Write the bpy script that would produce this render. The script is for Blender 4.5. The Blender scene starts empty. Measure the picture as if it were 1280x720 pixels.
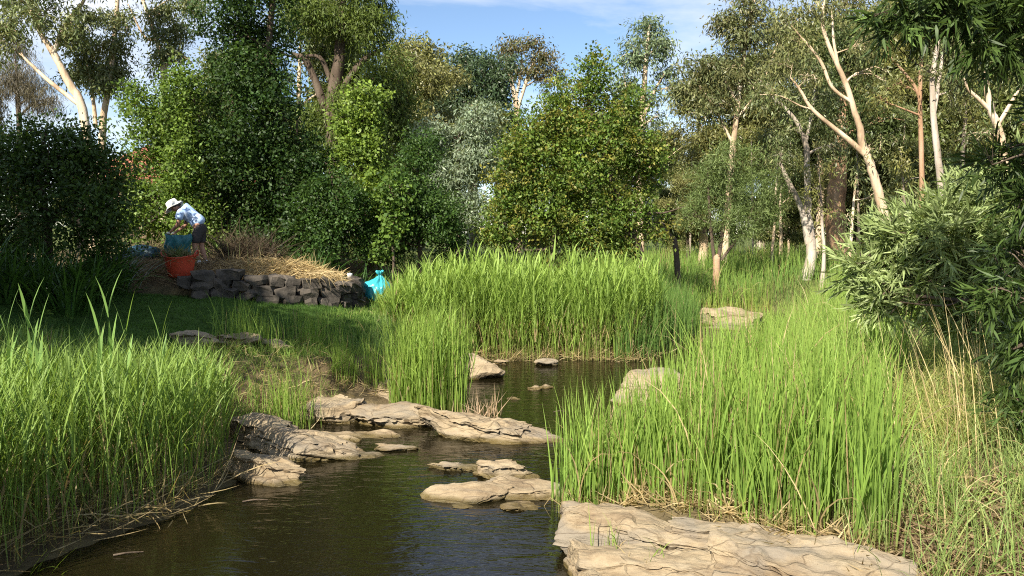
import bpy, bmesh, math, random
import numpy as np
from mathutils import Vector, Matrix, Euler

rad = math.radians
sc = bpy.context.scene
COL = sc.collection

# ------------------------------------------------------------------ camera, sky, sun, exposure
F, HOR, EYE = 1044.0, 290.0, 2.5
PITCH = math.atan((360 - HOR) / F)
cam_d = bpy.data.cameras.new('camera'); cam = bpy.data.objects.new('camera', cam_d); COL.objects.link(cam)
cam.location = (0, 0, EYE); cam.rotation_euler = (rad(90) - PITCH, 0, 0)
cam_d.sensor_width = 36; cam_d.lens = F / 1280 * 36; cam_d.clip_end = 3000; cam_d.clip_start = 0.05
sc.camera = cam

SUN_TO = Vector((-0.37, -0.68, 0.63)).normalized()
SUN_EL = math.asin(SUN_TO.z); SUN_ROT = math.atan2(SUN_TO.x, SUN_TO.y)
world = bpy.data.worlds.new('World'); sc.world = world; world.use_nodes = True
nt = world.node_tree; nt.nodes.clear()
def nn(t, kind, **kw):
    n = t.nodes.new(kind)
    for k, v in kw.items():
        if k in n.inputs.keys() if isinstance(k, str) else False: n.inputs[k].default_value = v
        else: setattr(n, k, v)
    return n
wo = nn(nt, 'ShaderNodeOutputWorld'); bg = nn(nt, 'ShaderNodeBackground')
sky = nn(nt, 'ShaderNodeTexSky', sky_type='NISHITA', sun_disc=False, sun_elevation=SUN_EL, sun_rotation=SUN_ROT % (2*math.pi))
sky.altitude = 900; sky.air_density = 1.0; sky.dust_density = 0.1; sky.ozone_density = 2.6
tc = nn(nt, 'ShaderNodeTexCoord'); sep = nn(nt, 'ShaderNodeSeparateXYZ')
nt.links.new(tc.outputs['Generated'], sep.inputs[0])
zz = nn(nt, 'ShaderNodeMath', operation='ADD'); zz.inputs[1].default_value = 0.12
nt.links.new(sep.outputs['Z'], zz.inputs[0])
zm = nn(nt, 'ShaderNodeMath', operation='MAXIMUM'); zm.inputs[1].default_value = 0.05; nt.links.new(zz.outputs[0], zm.inputs[0])
dx = nn(nt, 'ShaderNodeMath', operation='DIVIDE'); dy = nn(nt, 'ShaderNodeMath', operation='DIVIDE')
nt.links.new(sep.outputs['X'], dx.inputs[0]); nt.links.new(zm.outputs[0], dx.inputs[1])
nt.links.new(sep.outputs['Y'], dy.inputs[0]); nt.links.new(zm.outputs[0], dy.inputs[1])
comb = nn(nt, 'ShaderNodeCombineXYZ'); nt.links.new(dx.outputs[0], comb.inputs[0]); nt.links.new(dy.outputs[0], comb.inputs[1])
n1 = nn(nt, 'ShaderNodeTexNoise'); n1.inputs['Scale'].default_value = 0.75; n1.inputs['Detail'].default_value = 8; n1.inputs['Roughness'].default_value = 0.58
n1.inputs['Distortion'].default_value = 0.3
mp = nn(nt, 'ShaderNodeMapping'); mp.inputs['Location'].default_value = (2.3, 5.1, 0.0); mp.inputs['Scale'].default_value = (0.8, 1.0, 1)
nt.links.new(comb.outputs[0], mp.inputs[0]); nt.links.new(mp.outputs[0], n1.inputs['Vector'])
rp = nn(nt, 'ShaderNodeValToRGB'); rp.color_ramp.elements[0].position = 0.43; rp.color_ramp.elements[1].position = 0.64
nt.links.new(n1.outputs['Fac'], rp.inputs[0])
mx = nn(nt, 'ShaderNodeMix', data_type='RGBA'); mx.inputs[7].default_value = (6.2, 6.5, 7.1, 1)
nt.links.new(rp.outputs[0], mx.inputs[0]); nt.links.new(sky.outputs[0], mx.inputs[6])
nt.links.new(mx.outputs[2], bg.inputs['Color']); bg.inputs['Strength'].default_value = 0.08
nt.links.new(bg.outputs[0], wo.inputs['Surface'])

sun_d = bpy.data.lights.new('sun', 'SUN'); sun_d.energy = 5.0; sun_d.angle = rad(0.5); sun_d.color = (1.0, 0.93, 0.80)
sun = bpy.data.objects.new('sun', sun_d); COL.objects.link(sun)
sun.rotation_euler = SUN_TO.to_track_quat('Z', 'Y').to_euler(); sun.location = (-20, -12, 25)
sc.view_settings.view_transform = 'Standard'; sc.view_settings.look = 'None'; sc.view_settings.gamma = 1
sc.view_settings.exposure = 1.1
sc.render.engine = 'CYCLES'
cy = sc.cycles
cy.max_bounces = 7; cy.diffuse_bounces = 3; cy.glossy_bounces = 3; cy.transmission_bounces = 4; cy.transparent_max_bounces = 8
cy.caustics_reflective = False; cy.caustics_refractive = False; cy.use_denoising = False
cy.sample_clamp_indirect = 4; cy.filter_width = 1.1

# ------------------------------------------------------------------ pixel -> place helpers
cp, sp = math.cos(PITCH), math.sin(PITCH)
def ray(px, py):
    a, b = (px - 640) / F, -(py - 360) / F
    d = np.array([a, cp + sp * b, -sp + cp * b]); return d / d[1]
def at(px, py, D): return np.array([0, 0, EYE]) + ray(px, py) * D
def on(px, py, z=0.0):
    d = ray(px, py); return np.array([0, 0, EYE]) + d * ((z - EYE) / d[2])

# ------------------------------------------------------------------ numpy noise
def _hash(ix, iy, iz, s):
    h = (ix * 374761393 + iy * 668265263 + iz * 2147483647 + s * 1274126177) & 0xffffffff
    h = ((h ^ (h >> 13)) * 1274126177) & 0xffffffff
    h = ((h ^ (h >> 16)) * 2246822519) & 0xffffffff
    return ((h ^ (h >> 15)) & 0xffffff) / float(0xffffff) * 2 - 1
def noise(p, s=0):
    p = np.asarray(p, float); i = np.floor(p).astype(np.int64); f = p - i; f = f * f * (3 - 2 * f)
    out = 0
    for a in (0, 1):
        for b in (0, 1):
            for c in (0, 1):
                w = (f[..., 0] if a else 1 - f[..., 0]) * (f[..., 1] if b else 1 - f[..., 1]) * (f[..., 2] if c else 1 - f[..., 2])
                out = out + w * _hash(i[..., 0] + a, i[..., 1] + b, i[..., 2] + c, s)
    return out
def fbm(p, s=0, o=4, g=0.5):
    p = np.asarray(p, float); v = 0; a = 1
    for k in range(o): v = v + a * noise(p * 2 ** k + 17.3 * k, s + k); a *= g
    return v
def smooth(a, b, x):
    t = np.clip((x - a) / (b - a), 0, 1); return t * t * (3 - 2 * t)
def unit(v): return v / np.maximum(np.linalg.norm(v, axis=-1, keepdims=True), 1e-9)

# ------------------------------------------------------------------ mesh helpers
def mesh_np(name, v, q, mat=None, col=None, smooth_=False):
    me = bpy.data.meshes.new(name); v = np.asarray(v, np.float32).reshape(-1, 3); q = np.asarray(q, np.int32)
    k = q.shape[1]
    me.vertices.add(len(v)); me.vertices.foreach_set('co', v.ravel())
    me.loops.add(q.size); me.loops.foreach_set('vertex_index', q.ravel())
    me.polygons.add(len(q)); me.polygons.foreach_set('loop_start', np.arange(0, q.size, k, dtype=np.int32))
    if smooth_: me.polygons.foreach_set('use_smooth', np.ones(len(q), bool))
    if col is not None:
        c = np.ones((len(v), 4), np.float32); c[:, :3] = col
        a = me.attributes.new('col', 'FLOAT_COLOR', 'POINT'); a.data.foreach_set('color', c.ravel())
    me.update(calc_edges=True)
    if mat: me.materials.append(mat)
    return me
class MB:
    def __init__(s): s.v = []; s.q = []; s.c = []; s.n = 0
    def add(s, v, q, c=None):
        v = np.asarray(v, float).reshape(-1, 3); s.v.append(v); s.q.append(np.asarray(q) + s.n); s.n += len(v)
        if c is not None: s.c.append(np.asarray(c, float).reshape(-1, 3))
    def mesh(s, name, mat, off=(0, 0, 0), sm=False):
        return mesh_np(name, np.concatenate(s.v) - np.asarray(off), np.concatenate(s.q), mat, np.concatenate(s.c) if s.c else None, sm)
def obj(name, me, parent=None, loc=None):
    o = bpy.data.objects.new(name, me); COL.objects.link(o)
    if parent: o.parent = parent
    if loc is not None: o.location = loc
    return o
def tag(o, label=None, cat=None, group=None, kind=None):
    for k, v in (('label', label), ('category', cat), ('group', group), ('kind', kind)):
        if v: o[k] = v
    return o
def thing(name, label, cat, loc, group=None, rz=0):
    o = obj(name, None, None, loc); o.rotation_euler = (0, 0, rz); return tag(o, label, cat, group)
def copy_tree(o, parent=None):
    c = o.copy(); COL.objects.link(c)
    if parent: c.parent = parent
    for ch in o.children: copy_tree(ch, c)
    return c
def catmull(p, n=5):
    p = np.asarray(p, float)
    if len(p) < 3: 
        t = np.linspace(0, 1, n + 1)[:, None]; return p[0] * (1 - t) + p[-1] * t
    P = np.vstack([2 * p[0] - p[1], p, 2 * p[-1] - p[-2]]); out = []
    for i in range(1, len(P) - 2):
        t = np.linspace(0, 1, n, endpoint=False)[:, None]
        a, b, c, d = P[i - 1], P[i], P[i + 1], P[i + 2]
        out.append(0.5 * (2 * b + (c - a) * t + (2 * a - 5 * b + 4 * c - d) * t ** 2 + (3 * b - a - 3 * c + d) * t ** 3))
    out.append(p[-1:]); return np.vstack(out)
def tube(mb, pts, r, sides=8, bump=0.0, seed=0, col=None):
    pts = np.asarray(pts, float); k = len(pts); r = np.broadcast_to(np.asarray(r, float), (k,))
    t = unit(np.gradient(pts, axis=0))
    ref = np.tile([0.0, 1.0, 0.13], (k, 1)) if abs(t[:, 2]).mean() > 0.5 else np.tile([0.1, 0.0, 1.0], (k, 1))
    u = unit(np.cross(t, ref)); w = np.cross(t, u)
    a = np.linspace(0, 2 * np.pi, sides, endpoint=False)
    ring = u[:, None] * np.cos(a)[None, :, None] + w[:, None] * np.sin(a)[None, :, None]
    rr = r[:, None] * np.ones(sides)
    if bump: rr = rr * (1 + bump * noise(ring * 1.3 + pts[:, None] * 1.7 + seed, seed))
    v = pts[:, None] + ring * rr[..., None]
    i = np.arange(k - 1)[:, None] * sides; j = np.arange(sides)[None]; j2 = (j + 1) % sides
    q = np.stack([i + j, i + j2, i + sides + j2, i + sides + j], -1).reshape(-1, 4)
    mb.add(v.reshape(-1, 3), q, None if col is None else np.tile(col, (k * sides, 1)))
def ribbons(mb, base, az, L, W, lean, bend, nseg, twist, cA, cB=None, p=1.3, belly=0.25, c0=None, c0t=0.2):
    """blades: base (N,3), az direction angle, angles from vertical lean -> lean+bend"""
    N = len(base); t = np.linspace(0, 1, nseg + 1)
    L, W, lean, bend, twist = [np.broadcast_to(np.asarray(x, float), (N,)) for x in (L, W, lean, bend, twist)]
    ang = lean[:, None] + bend[:, None] * t[None] ** p
    am = (ang[:, 1:] + ang[:, :-1]) / 2; ds = L[:, None] / nseg
    h = np.concatenate([np.zeros((N, 1)), np.cumsum(np.sin(am) * ds, 1)], 1)
    z = np.concatenate([np.zeros((N, 1)), np.cumsum(np.cos(am) * ds, 1)], 1)
    d = np.stack([np.cos(az), np.sin(az)], -1)
    ctr = np.zeros((N, nseg + 1, 3)); ctr[..., :2] = h[..., None] * d[:, None]; ctr[..., 2] = z; ctr += base[:, None]
    perp = np.stack([-d[:, 1], d[:, 0], np.zeros(N)], -1)[:, None]
    nrm = np.stack([-np.cos(ang) * d[:, None, 0], -np.cos(ang) * d[:, None, 1], np.sin(ang)], -1)
    side = perp * np.cos(twist)[:, None, None] + nrm * np.sin(twist)[:, None, None]
    prof = np.minimum(1, belly + (1 - belly) * np.minimum(1, t / 0.25)) * np.clip(1.04 - t ** 2.6, 0.04, 1)
    hw = W[:, None] / 2 * prof[None]
    v = np.stack([ctr - side * hw[..., None], ctr + side * hw[..., None]], 2)   # N, s+1, 2, 3
    i = (np.arange(N) * (nseg + 1) * 2)[:, None] + np.arange(nseg)[None] * 2
    q = np.stack([i, i + 1, i + 3, i + 2], -1).reshape(-1, 4)
    cA = np.broadcast_to(np.asarray(cA, float), (N, 3)); cB = cA if cB is None else np.broadcast_to(np.asarray(cB, float), (N, 3))
    c = cA[:, None] * (1 - t)[None, :, None] + cB[:, None] * t[None, :, None]
    if c0 is not None:
        k = (1 - smooth(c0t * 0.4, c0t, t))[None, :, None]; c = c * (1 - k) + np.asarray(c0, float) * k
    c = np.repeat(c[:, :, None], 2, 2)
    mb.add(v.reshape(-1, 3), q, c.reshape(-1, 3))
    return ctr, ang
def leaves(mb, pos, ax, nr, L, W, col, fold=0.18):
    ax = unit(ax); s = unit(np.cross(ax, nr)); n = np.cross(s, ax); L = np.asarray(L).reshape(-1, 1) * np.ones((len(pos), 1)); W = np.asarray(W).reshape(-1, 1) * np.ones((len(pos), 1))
    v = np.stack([pos, pos + ax * L * .45 + s * W / 2 + n * W * fold, pos + ax * L, pos + ax * L * .45 - s * W / 2 + n * W * fold], 1)
    mb.add(v.reshape(-1, 3), np.arange(len(pos) * 4).reshape(-1, 4), np.repeat(col, 4, 0))

# ------------------------------------------------------------------ materials
def new_mat(name):
    m = bpy.data.materials.new(name); m.use_nodes = True; t = m.node_tree; t.nodes.clear()
    return m, t, nn(t, 'ShaderNodeOutputMaterial')
def leaf_mat(name, trans=0.35, rough=0.5, spec=0.3, tint=(1.25, 1.2, 0.6)):
    m, t, o = new_mat(name)
    a = nn(t, 'ShaderNodeAttribute', attribute_name='col')
    p = nn(t, 'ShaderNodeBsdfPrincipled'); p.inputs['Roughness'].default_value = rough; p.inputs['Specular IOR Level'].default_value = spec
    tr = nn(t, 'ShaderNodeBsdfTranslucent'); mu = nn(t, 'ShaderNodeMix', data_type='RGBA', blend_type='MULTIPLY'); mu.inputs[0].default_value = 1
    mu.inputs[7].default_value = (*tint, 1)
    t.links.new(a.outputs['Color'], p.inputs['Base Color']); t.links.new(a.outputs['Color'], mu.inputs[6]); t.links.new(mu.outputs[2], tr.inputs['Color'])
    ms = nn(t, 'ShaderNodeMixShader'); ms.inputs[0].default_value = trans
    t.links.new(p.outputs[0], ms.inputs[1]); t.links.new(tr.outputs[0], ms.inputs[2]); t.links.new(ms.outputs[0], o.inputs['Surface'])
    return m
def noise_mat(name, cols, scale=(4, 4, 4), detail=6, rough=0.85, bump=0.3, bscale=30, pos=None, spec=0.25, wet=False, dist=0.0, bdist=0.02):
    m, t, o = new_mat(name)
    g = nn(t, 'ShaderNodeNewGeometry'); mp_ = nn(t, 'ShaderNodeMapping'); mp_.inputs['Scale'].default_value = scale
    t.links.new(g.outputs['Position'], mp_.inputs[0])
    n = nn(t, 'ShaderNodeTexNoise'); n.inputs['Scale'].default_value = 1; n.inputs['Detail'].default_value = detail; n.inputs['Roughness'].default_value = .62; n.inputs['Distortion'].default_value = dist
    t.links.new(mp_.outputs[0], n.inputs['Vector'])
    r = nn(t, 'ShaderNodeValToRGB'); e = r.color_ramp.elements
    pos = pos or np.linspace(.3, .7, len(cols))
    while len(e) < len(cols): e.new(.5)
    for k, c in enumerate(cols): e[k].position = pos[k]; e[k].color = (*c, 1)
    t.links.new(n.outputs['Fac'], r.inputs[0])
    p = nn(t, 'ShaderNodeBsdfPrincipled'); p.inputs['Roughness'].default_value = rough; p.inputs['Specular IOR Level'].default_value = spec
    b = nn(t, 'ShaderNodeBump'); b.inputs['Strength'].default_value = bump; b.inputs['Distance'].default_value = bdist
    n2 = nn(t, 'ShaderNodeTexNoise'); n2.inputs['Scale'].default_value = bscale; n2.inputs['Detail'].default_value = 6
    t.links.new(g.outputs['Position'], n2.inputs['Vector']); t.links.new(n2.outputs['Fac'], b.inputs['Height']); t.links.new(b.outputs[0], p.inputs['Normal'])
    t.links.new(r.outputs[0], p.inputs['Base Color'])
    if wet:
        s = nn(t, 'ShaderNodeSeparateXYZ'); t.links.new(g.outputs['Position'], s.inputs[0])
        ad = nn(t, 'ShaderNodeMath', operation='MULTIPLY_ADD'); ad.inputs[1].default_value = -0.11; t.links.new(n.outputs['Fac'], ad.inputs[0]); t.links.new(s.outputs['Z'], ad.inputs[2])
        mr = nn(t, 'ShaderNodeMapRange'); mr.inputs['From Min'].default_value = -0.03; mr.inputs['From Max'].default_value = 0.025; mr.interpolation_type = 'SMOOTHSTEP'
        t.links.new(ad.outputs[0], mr.inputs[0])
        mm = nn(t, 'ShaderNodeMix', data_type='RGBA', blend_type='MULTIPLY'); mm.inputs[0].default_value = 1; mm.inputs[7].default_value = (.42, .38, .27, 1)
        t.links.new(r.outputs[0], mm.inputs[6])
        mxx = nn(t, 'ShaderNodeMix', data_type='RGBA'); t.links.new(mr.outputs[0], mxx.inputs[0]); t.links.new(mm.outputs[2], mxx.inputs[6]); t.links.new(r.outputs[0], mxx.inputs[7])
        t.links.new(mxx.outputs[2], p.inputs['Base Color'])
        rr = nn(t, 'ShaderNodeMapRange'); rr.inputs['To Min'].default_value = .3; rr.inputs['To Max'].default_value = rough
        t.links.new(mr.outputs[0], rr.inputs[0]); t.links.new(rr.outputs[0], p.inputs['Roughness'])
    t.links.new(p.outputs[0], o.inputs['Surface'])
    return m
def plain(name, c, rough=.6, spec=.3, var=.12, scale=6, bump=.15, trans=0):
    c = np.array(c); return noise_mat(name, [tuple(c * (1 - var)), tuple(np.minimum(c * (1 + var), 1))], (scale,) * 3, 4, rough, bump, scale * 6, spec=spec, bdist=.01)

M_leaf = leaf_mat('leaf', .35); M_reed = leaf_mat('reed_leaf', .40, .5, .18); M_gumleaf = leaf_mat('gum_leaf', .3, .42, .4, (1.15, 1.1, .75))
M_near = leaf_mat('wattle_leaf', .28, .45, .25, (1.2, 1.15, .6)); M_straw = leaf_mat('straw_blade', .2, .7, .2, (1.1, 1.0, .7))
M_lily = leaf_mat('lily_leaf', .25, .35, .45)
M_gum = noise_mat('pale_gum_bark', [(.20, .14, .09), (.42, .30, .19), (.60, .47, .33), (.66, .57, .45)], (2.2, 2.2, .55), 6, .75, .35, 18, [.25, .42, .55, .75])
M_gumgrey = noise_mat('grey_gum_bark', [(.16, .12, .09), (.33, .27, .21), (.50, .44, .37), (.56, .51, .45)], (2.5, 2.5, .5), 6, .8, .35, 18, [.25, .45, .58, .75])
M_bark = noise_mat('dark_bark', [(.035, .026, .018), (.09, .065, .045), (.14, .11, .08)], (6, 6, 1.2), 6, .9, .6, 25)
M_ochre = noise_mat('ochre_bark', [(.18, .10, .06), (.36, .22, .13), (.45, .31, .21)], (3, 3, .6), 6, .9, .5, 20)
def rock_material():
    m, t, o = new_mat('sandstone'); L = t.links.new
    def math2(op, a, b=None, c=None):
        n = nn(t, 'ShaderNodeMath', operation=op)
        for k, x in enumerate((a, b, c)):
            if x is None: continue
            if isinstance(x, (int, float)): n.inputs[k].default_value = x
            else: L(x, n.inputs[k])
        return n.outputs[0]
    def nz(scale, sc3, detail=6, rough=.62, dist=0):
        mp_ = nn(t, 'ShaderNodeMapping'); mp_.inputs['Scale'].default_value = sc3; mp_.inputs['Rotation'].default_value = (.12, .05, .28); L(g.outputs['Position'], mp_.inputs[0])
        n = nn(t, 'ShaderNodeTexNoise'); n.inputs['Scale'].default_value = scale; n.inputs['Detail'].default_value = detail; n.inputs['Roughness'].default_value = rough; n.inputs['Distortion'].default_value = dist
        L(mp_.outputs[0], n.inputs['Vector']); return n.outputs['Fac']
    g = nn(t, 'ShaderNodeNewGeometry')
    big = nz(1.0, (1.3, 2.6, 5), 8, .66); fine = nz(1.0, (7, 16, 34), 8, .7); spk = nz(26, (1, 1, 1), 4, .7)
    r = nn(t, 'ShaderNodeValToRGB'); e = r.color_ramp.elements
    cols = [(.11, .075, .045), (.225, .165, .10), (.31, .24, .15), (.36, .29, .19), (.26, .23, .185)]; ps = [.28, .42, .52, .63, .78]
    while len(e) < 5: e.new(.5)
    for k in range(5): e[k].position = ps[k]; e[k].color = (*cols[k], 1)
    L(math2('ADD', math2('MULTIPLY', big, .6), math2('MULTIPLY', fine, .4)), r.inputs[0])
    # dark lichen and dirt specks
    sr = nn(t, 'ShaderNodeMapRange'); sr.inputs['From Min'].default_value = .60; sr.inputs['From Max'].default_value = .72; sr.inputs['To Max'].default_value = .55; L(math2('ADD', math2('MULTIPLY', spk, .6), math2('MULTIPLY', big, .42)), sr.inputs[0])
    m1 = nn(t, 'ShaderNodeMix', data_type='RGBA'); L(sr.outputs[0], m1.inputs[0]); L(r.outputs[0], m1.inputs[6]); m1.inputs[7].default_value = (.12, .10, .075, 1)
    gp_ = nz(1.0, (.9, 2.2, 3), 5, .6, .6); gr_ = nn(t, 'ShaderNodeMapRange'); gr_.inputs['From Min'].default_value = .5; gr_.inputs['From Max'].default_value = .66; gr_.inputs['To Max'].default_value = .75; L(gp_, gr_.inputs[0])
    mg = nn(t, 'ShaderNodeMix', data_type='RGBA'); L(gr_.outputs[0], mg.inputs[0]); L(m1.outputs[2], mg.inputs[6]); mg.inputs[7].default_value = (.20, .175, .14, 1); m1 = mg
    # split lines along the bedding
    mpv = nn(t, 'ShaderNodeMapping'); mpv.inputs['Scale'].default_value = (.8, 3.2, 5); mpv.inputs['Rotation'].default_value = (.1, 0, .33); L(g.outputs['Position'], mpv.inputs[0])
    ns = nn(t, 'ShaderNodeTexNoise'); ns.inputs['Scale'].default_value = 1.7; ns.inputs['Detail'].default_value = 4; L(g.outputs['Position'], ns.inputs['Vector'])
    va = nn(t, 'ShaderNodeVectorMath', operation='MULTIPLY_ADD'); va.inputs[1].default_value = (.9, .9, .9); L(ns.outputs['Color'], va.inputs[0]); L(mpv.outputs[0], va.inputs[2])
    vo = nn(t, 'ShaderNodeTexVoronoi', feature='DISTANCE_TO_EDGE'); vo.inputs['Scale'].default_value = 1.0; L(va.outputs[0], vo.inputs['Vector'])
    cr = nn(t, 'ShaderNodeMapRange'); cr.inputs['From Max'].default_value = .02; cr.inputs['To Min'].default_value = .45; L(vo.outputs['Distance'], cr.inputs[0])
    m2 = nn(t, 'ShaderNodeMix', data_type='RGBA'); L(cr.outputs[0], m2.inputs[0]); L(m1.outputs[2], m2.inputs[7]); m2.inputs[6].default_value = (.12, .085, .052, 1)
    # wet and algae-stained at the water line
    s = nn(t, 'ShaderNodeSeparateXYZ'); L(g.outputs['Position'], s.inputs[0])
    hz_ = math2('MULTIPLY_ADD', big, -.10, s.outputs['Z'])
    mr = nn(t, 'ShaderNodeMapRange'); mr.inputs['From Min'].default_value = -.035; mr.inputs['From Max'].default_value = .012; mr.interpolation_type = 'SMOOTHSTEP'; L(hz_, mr.inputs[0])
    mm = nn(t, 'ShaderNodeMix', data_type='RGBA', blend_type='MULTIPLY'); mm.inputs[0].default_value = 1; mm.inputs[7].default_value = (.38, .36, .22, 1); L(m2.outputs[2], mm.inputs[6])
    m3 = nn(t, 'ShaderNodeMix', data_type='RGBA'); L(mr.outputs[0], m3.inputs[0]); L(mm.outputs[2], m3.inputs[6]); L(m2.outputs[2], m3.inputs[7])
    p = nn(t, 'ShaderNodeBsdfPrincipled'); p.inputs['Specular IOR Level'].default_value = .25; L(m3.outputs[2], p.inputs['Base Color'])
    rr = nn(t, 'ShaderNodeMapRange'); rr.inputs['To Min'].default_value = .3; rr.inputs['To Max'].default_value = .9; L(mr.outputs[0], rr.inputs[0]); L(rr.outputs[0], p.inputs['Roughness'])
    hgt = math2('ADD', math2('ADD', math2('MULTIPLY', fine, 1.0), math2('MULTIPLY', spk, .35)), math2('MULTIPLY', cr.outputs[0], .5))
    b = nn(t, 'ShaderNodeBump'); b.inputs['Strength'].default_value = .75; b.inputs['Distance'].default_value = .035; L(hgt, b.inputs['Height']); L(b.outputs[0], p.inputs['Normal'])
    L(p.outputs[0], o.inputs['Surface']); return m
M_rock = rock_material()
M_wallstone = noise_mat('wall_stone', [(.03, .026, .021), (.075, .064, .052), (.13, .105, .08)], (3, 3, 5), 7, .9, .6, 25)  # stone colours darkened to stand in for the shade on the wall
M_mulch = noise_mat('mulch_soil', [(.05, .035, .022), (.11, .08, .05), (.19, .14, .08)], (9, 9, 9), 8, .95, .8, 40)

# ground: soil / short grass / creek bed by position
def ground_material():
    m, t, o = new_mat('ground')
    g = nn(t, 'ShaderNodeNewGeometry'); a = nn(t, 'ShaderNodeAttribute', attribute_name='col')
    n = nn(t, 'ShaderNodeTexNoise'); n.inputs['Scale'].default_value = 5; n.inputs['Detail'].default_value = 8; t.links.new(g.outputs['Position'], n.inputs['Vector'])
    r = nn(t, 'ShaderNodeValToRGB'); r.color_ramp.elements[0].position = .3; r.color_ramp.elements[0].color = (.55, .55, .55, 1); r.color_ramp.elements[1].position = .7; r.color_ramp.elements[1].color = (1.35, 1.3, 1.2, 1)
    t.links.new(n.outputs['Fac'], r.inputs[0])
    mu = nn(t, 'ShaderNodeMix', data_type='RGBA', blend_type='MULTIPLY'); mu.inputs[0].default_value = 1
    t.links.new(a.outputs['Color'], mu.inputs[6]); t.links.new(r.outputs[0], mu.inputs[7])
    p = nn(t, 'ShaderNodeBsdfPrincipled'); p.inputs['Roughness'].default_value = .95; p.inputs['Specular IOR Level'].default_value = .1
    b = nn(t, 'ShaderNodeBump'); b.inputs['Strength'].default_value = .7; b.inputs['Distance'].default_value = .03
    n2 = nn(t, 'ShaderNodeTexNoise'); n2.inputs['Scale'].default_value = 35; n2.inputs['Detail'].default_value = 6; t.links.new(g.outputs['Position'], n2.inputs['Vector'])
    t.links.new(n2.outputs['Fac'], b.inputs['Height']); t.links.new(b.outputs[0], p.inputs['Normal'])
    t.links.new(mu.outputs[2], p.inputs['Base Color']); t.links.new(p.outputs[0], o.inputs['Surface']); return m
def water_material():
    m, t, o = new_mat('creek_water')
    g = nn(t, 'ShaderNodeNewGeometry')
    mp_ = nn(t, 'ShaderNodeMapping'); mp_.inputs['Scale'].default_value = (1.0, 2.6, 1); t.links.new(g.outputs['Position'], mp_.inputs[0])
    a = nn(t, 'ShaderNodeTexNoise'); a.inputs['Scale'].default_value = 2.4; a.inputs['Detail'].default_value = 3; a.inputs['Distortion'].default_value = .8
    b_ = nn(t, 'ShaderNodeTexNoise'); b_.inputs['Scale'].default_value = 9; b_.inputs['Detail'].default_value = 2; b_.inputs['Distortion'].default_value = .5
    t.links.new(mp_.outputs[0], a.inputs['Vector']); t.links.new(mp_.outputs[0], b_.inputs['Vector'])
    ad = nn(t, 'ShaderNodeMath', operation='MULTIPLY_ADD'); ad.inputs[1].default_value = .3; t.links.new(b_.outputs['Fac'], ad.inputs[0]); t.links.new(a.outputs['Fac'], ad.inputs[2])
    bu = nn(t, 'ShaderNodeBump'); bu.inputs['Strength'].default_value = .26; bu.inputs['Distance'].default_value = .045; t.links.new(ad.outputs[0], bu.inputs['Height'])
    fr = nn(t, 'ShaderNodeFresnel'); fr.inputs['IOR'].default_value = 1.55; t.links.new(bu.outputs[0], fr.inputs['Normal'])
    gl = nn(t, 'ShaderNodeBsdfGlossy'); gl.inputs['Roughness'].default_value = .02; t.links.new(bu.outputs[0], gl.inputs['Normal'])
    tr = nn(t, 'ShaderNodeBsdfTransparent'); tr.inputs['Color'].default_value = (.36, .31, .17, 1)
    di = nn(t, 'ShaderNodeBsdfDiffuse'); di.inputs['Color'].default_value = (.016, .013, .005, 1)
    m1 = nn(t, 'ShaderNodeMixShader'); m1.inputs[0].default_value = .62; t.links.new(tr.outputs[0], m1.inputs[1]); t.links.new(di.outputs[0], m1.inputs[2])
    m2 = nn(t, 'ShaderNodeMixShader'); t.links.new(fr.outputs[0], m2.inputs[0]); t.links.new(m1.outputs[0], m2.inputs[1]); t.links.new(gl.outputs[0], m2.inputs[2])
    t.links.new(m2.outputs[0], o.inputs['Surface']); return m

# ------------------------------------------------------------------ terrain
WATER = np.array([(-4.2,-9),(-4.1,3),(-3.8,5.5),(-3.5,6.4),(-2.95,7.3),(-2.8,8.2),(-3.1,9.3),(-3.1,10.5),(-2.6,11.2),(-1.9,11.6),(-1.3,12.1),(-0.95,13),(-0.75,14.6),
    (-1.0,15.6),(-0.6,16.25),(1.0,16.4),(2.4,16.2),(3.3,17.4),(4.2,19.5),(4.7,22),(5.4,25.0),(8,25.6),(12,26.5),(14,25.5),(9.3,23.2),(7.6,21),(6,18),(4.3,15.2),(2.9,13),(2.1,11.3),(1.5,9.6),(0.8,8.3),(0.5,7.5),(0.45,6),(0.6,3),(0.8,-9)])
WALLP = np.array([(-7.3,15.35),(-6.2,15.35),(-5.1,15.55),(-4.1,15.95),(-3.5,16.5),(-3.25,17.1),(-3.4,17.8)])
BED = np.vstack([WALLP, [(-4.2,19.6),(-8,20.6),(-10.5,18),(-8.8,15.6)]])
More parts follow.
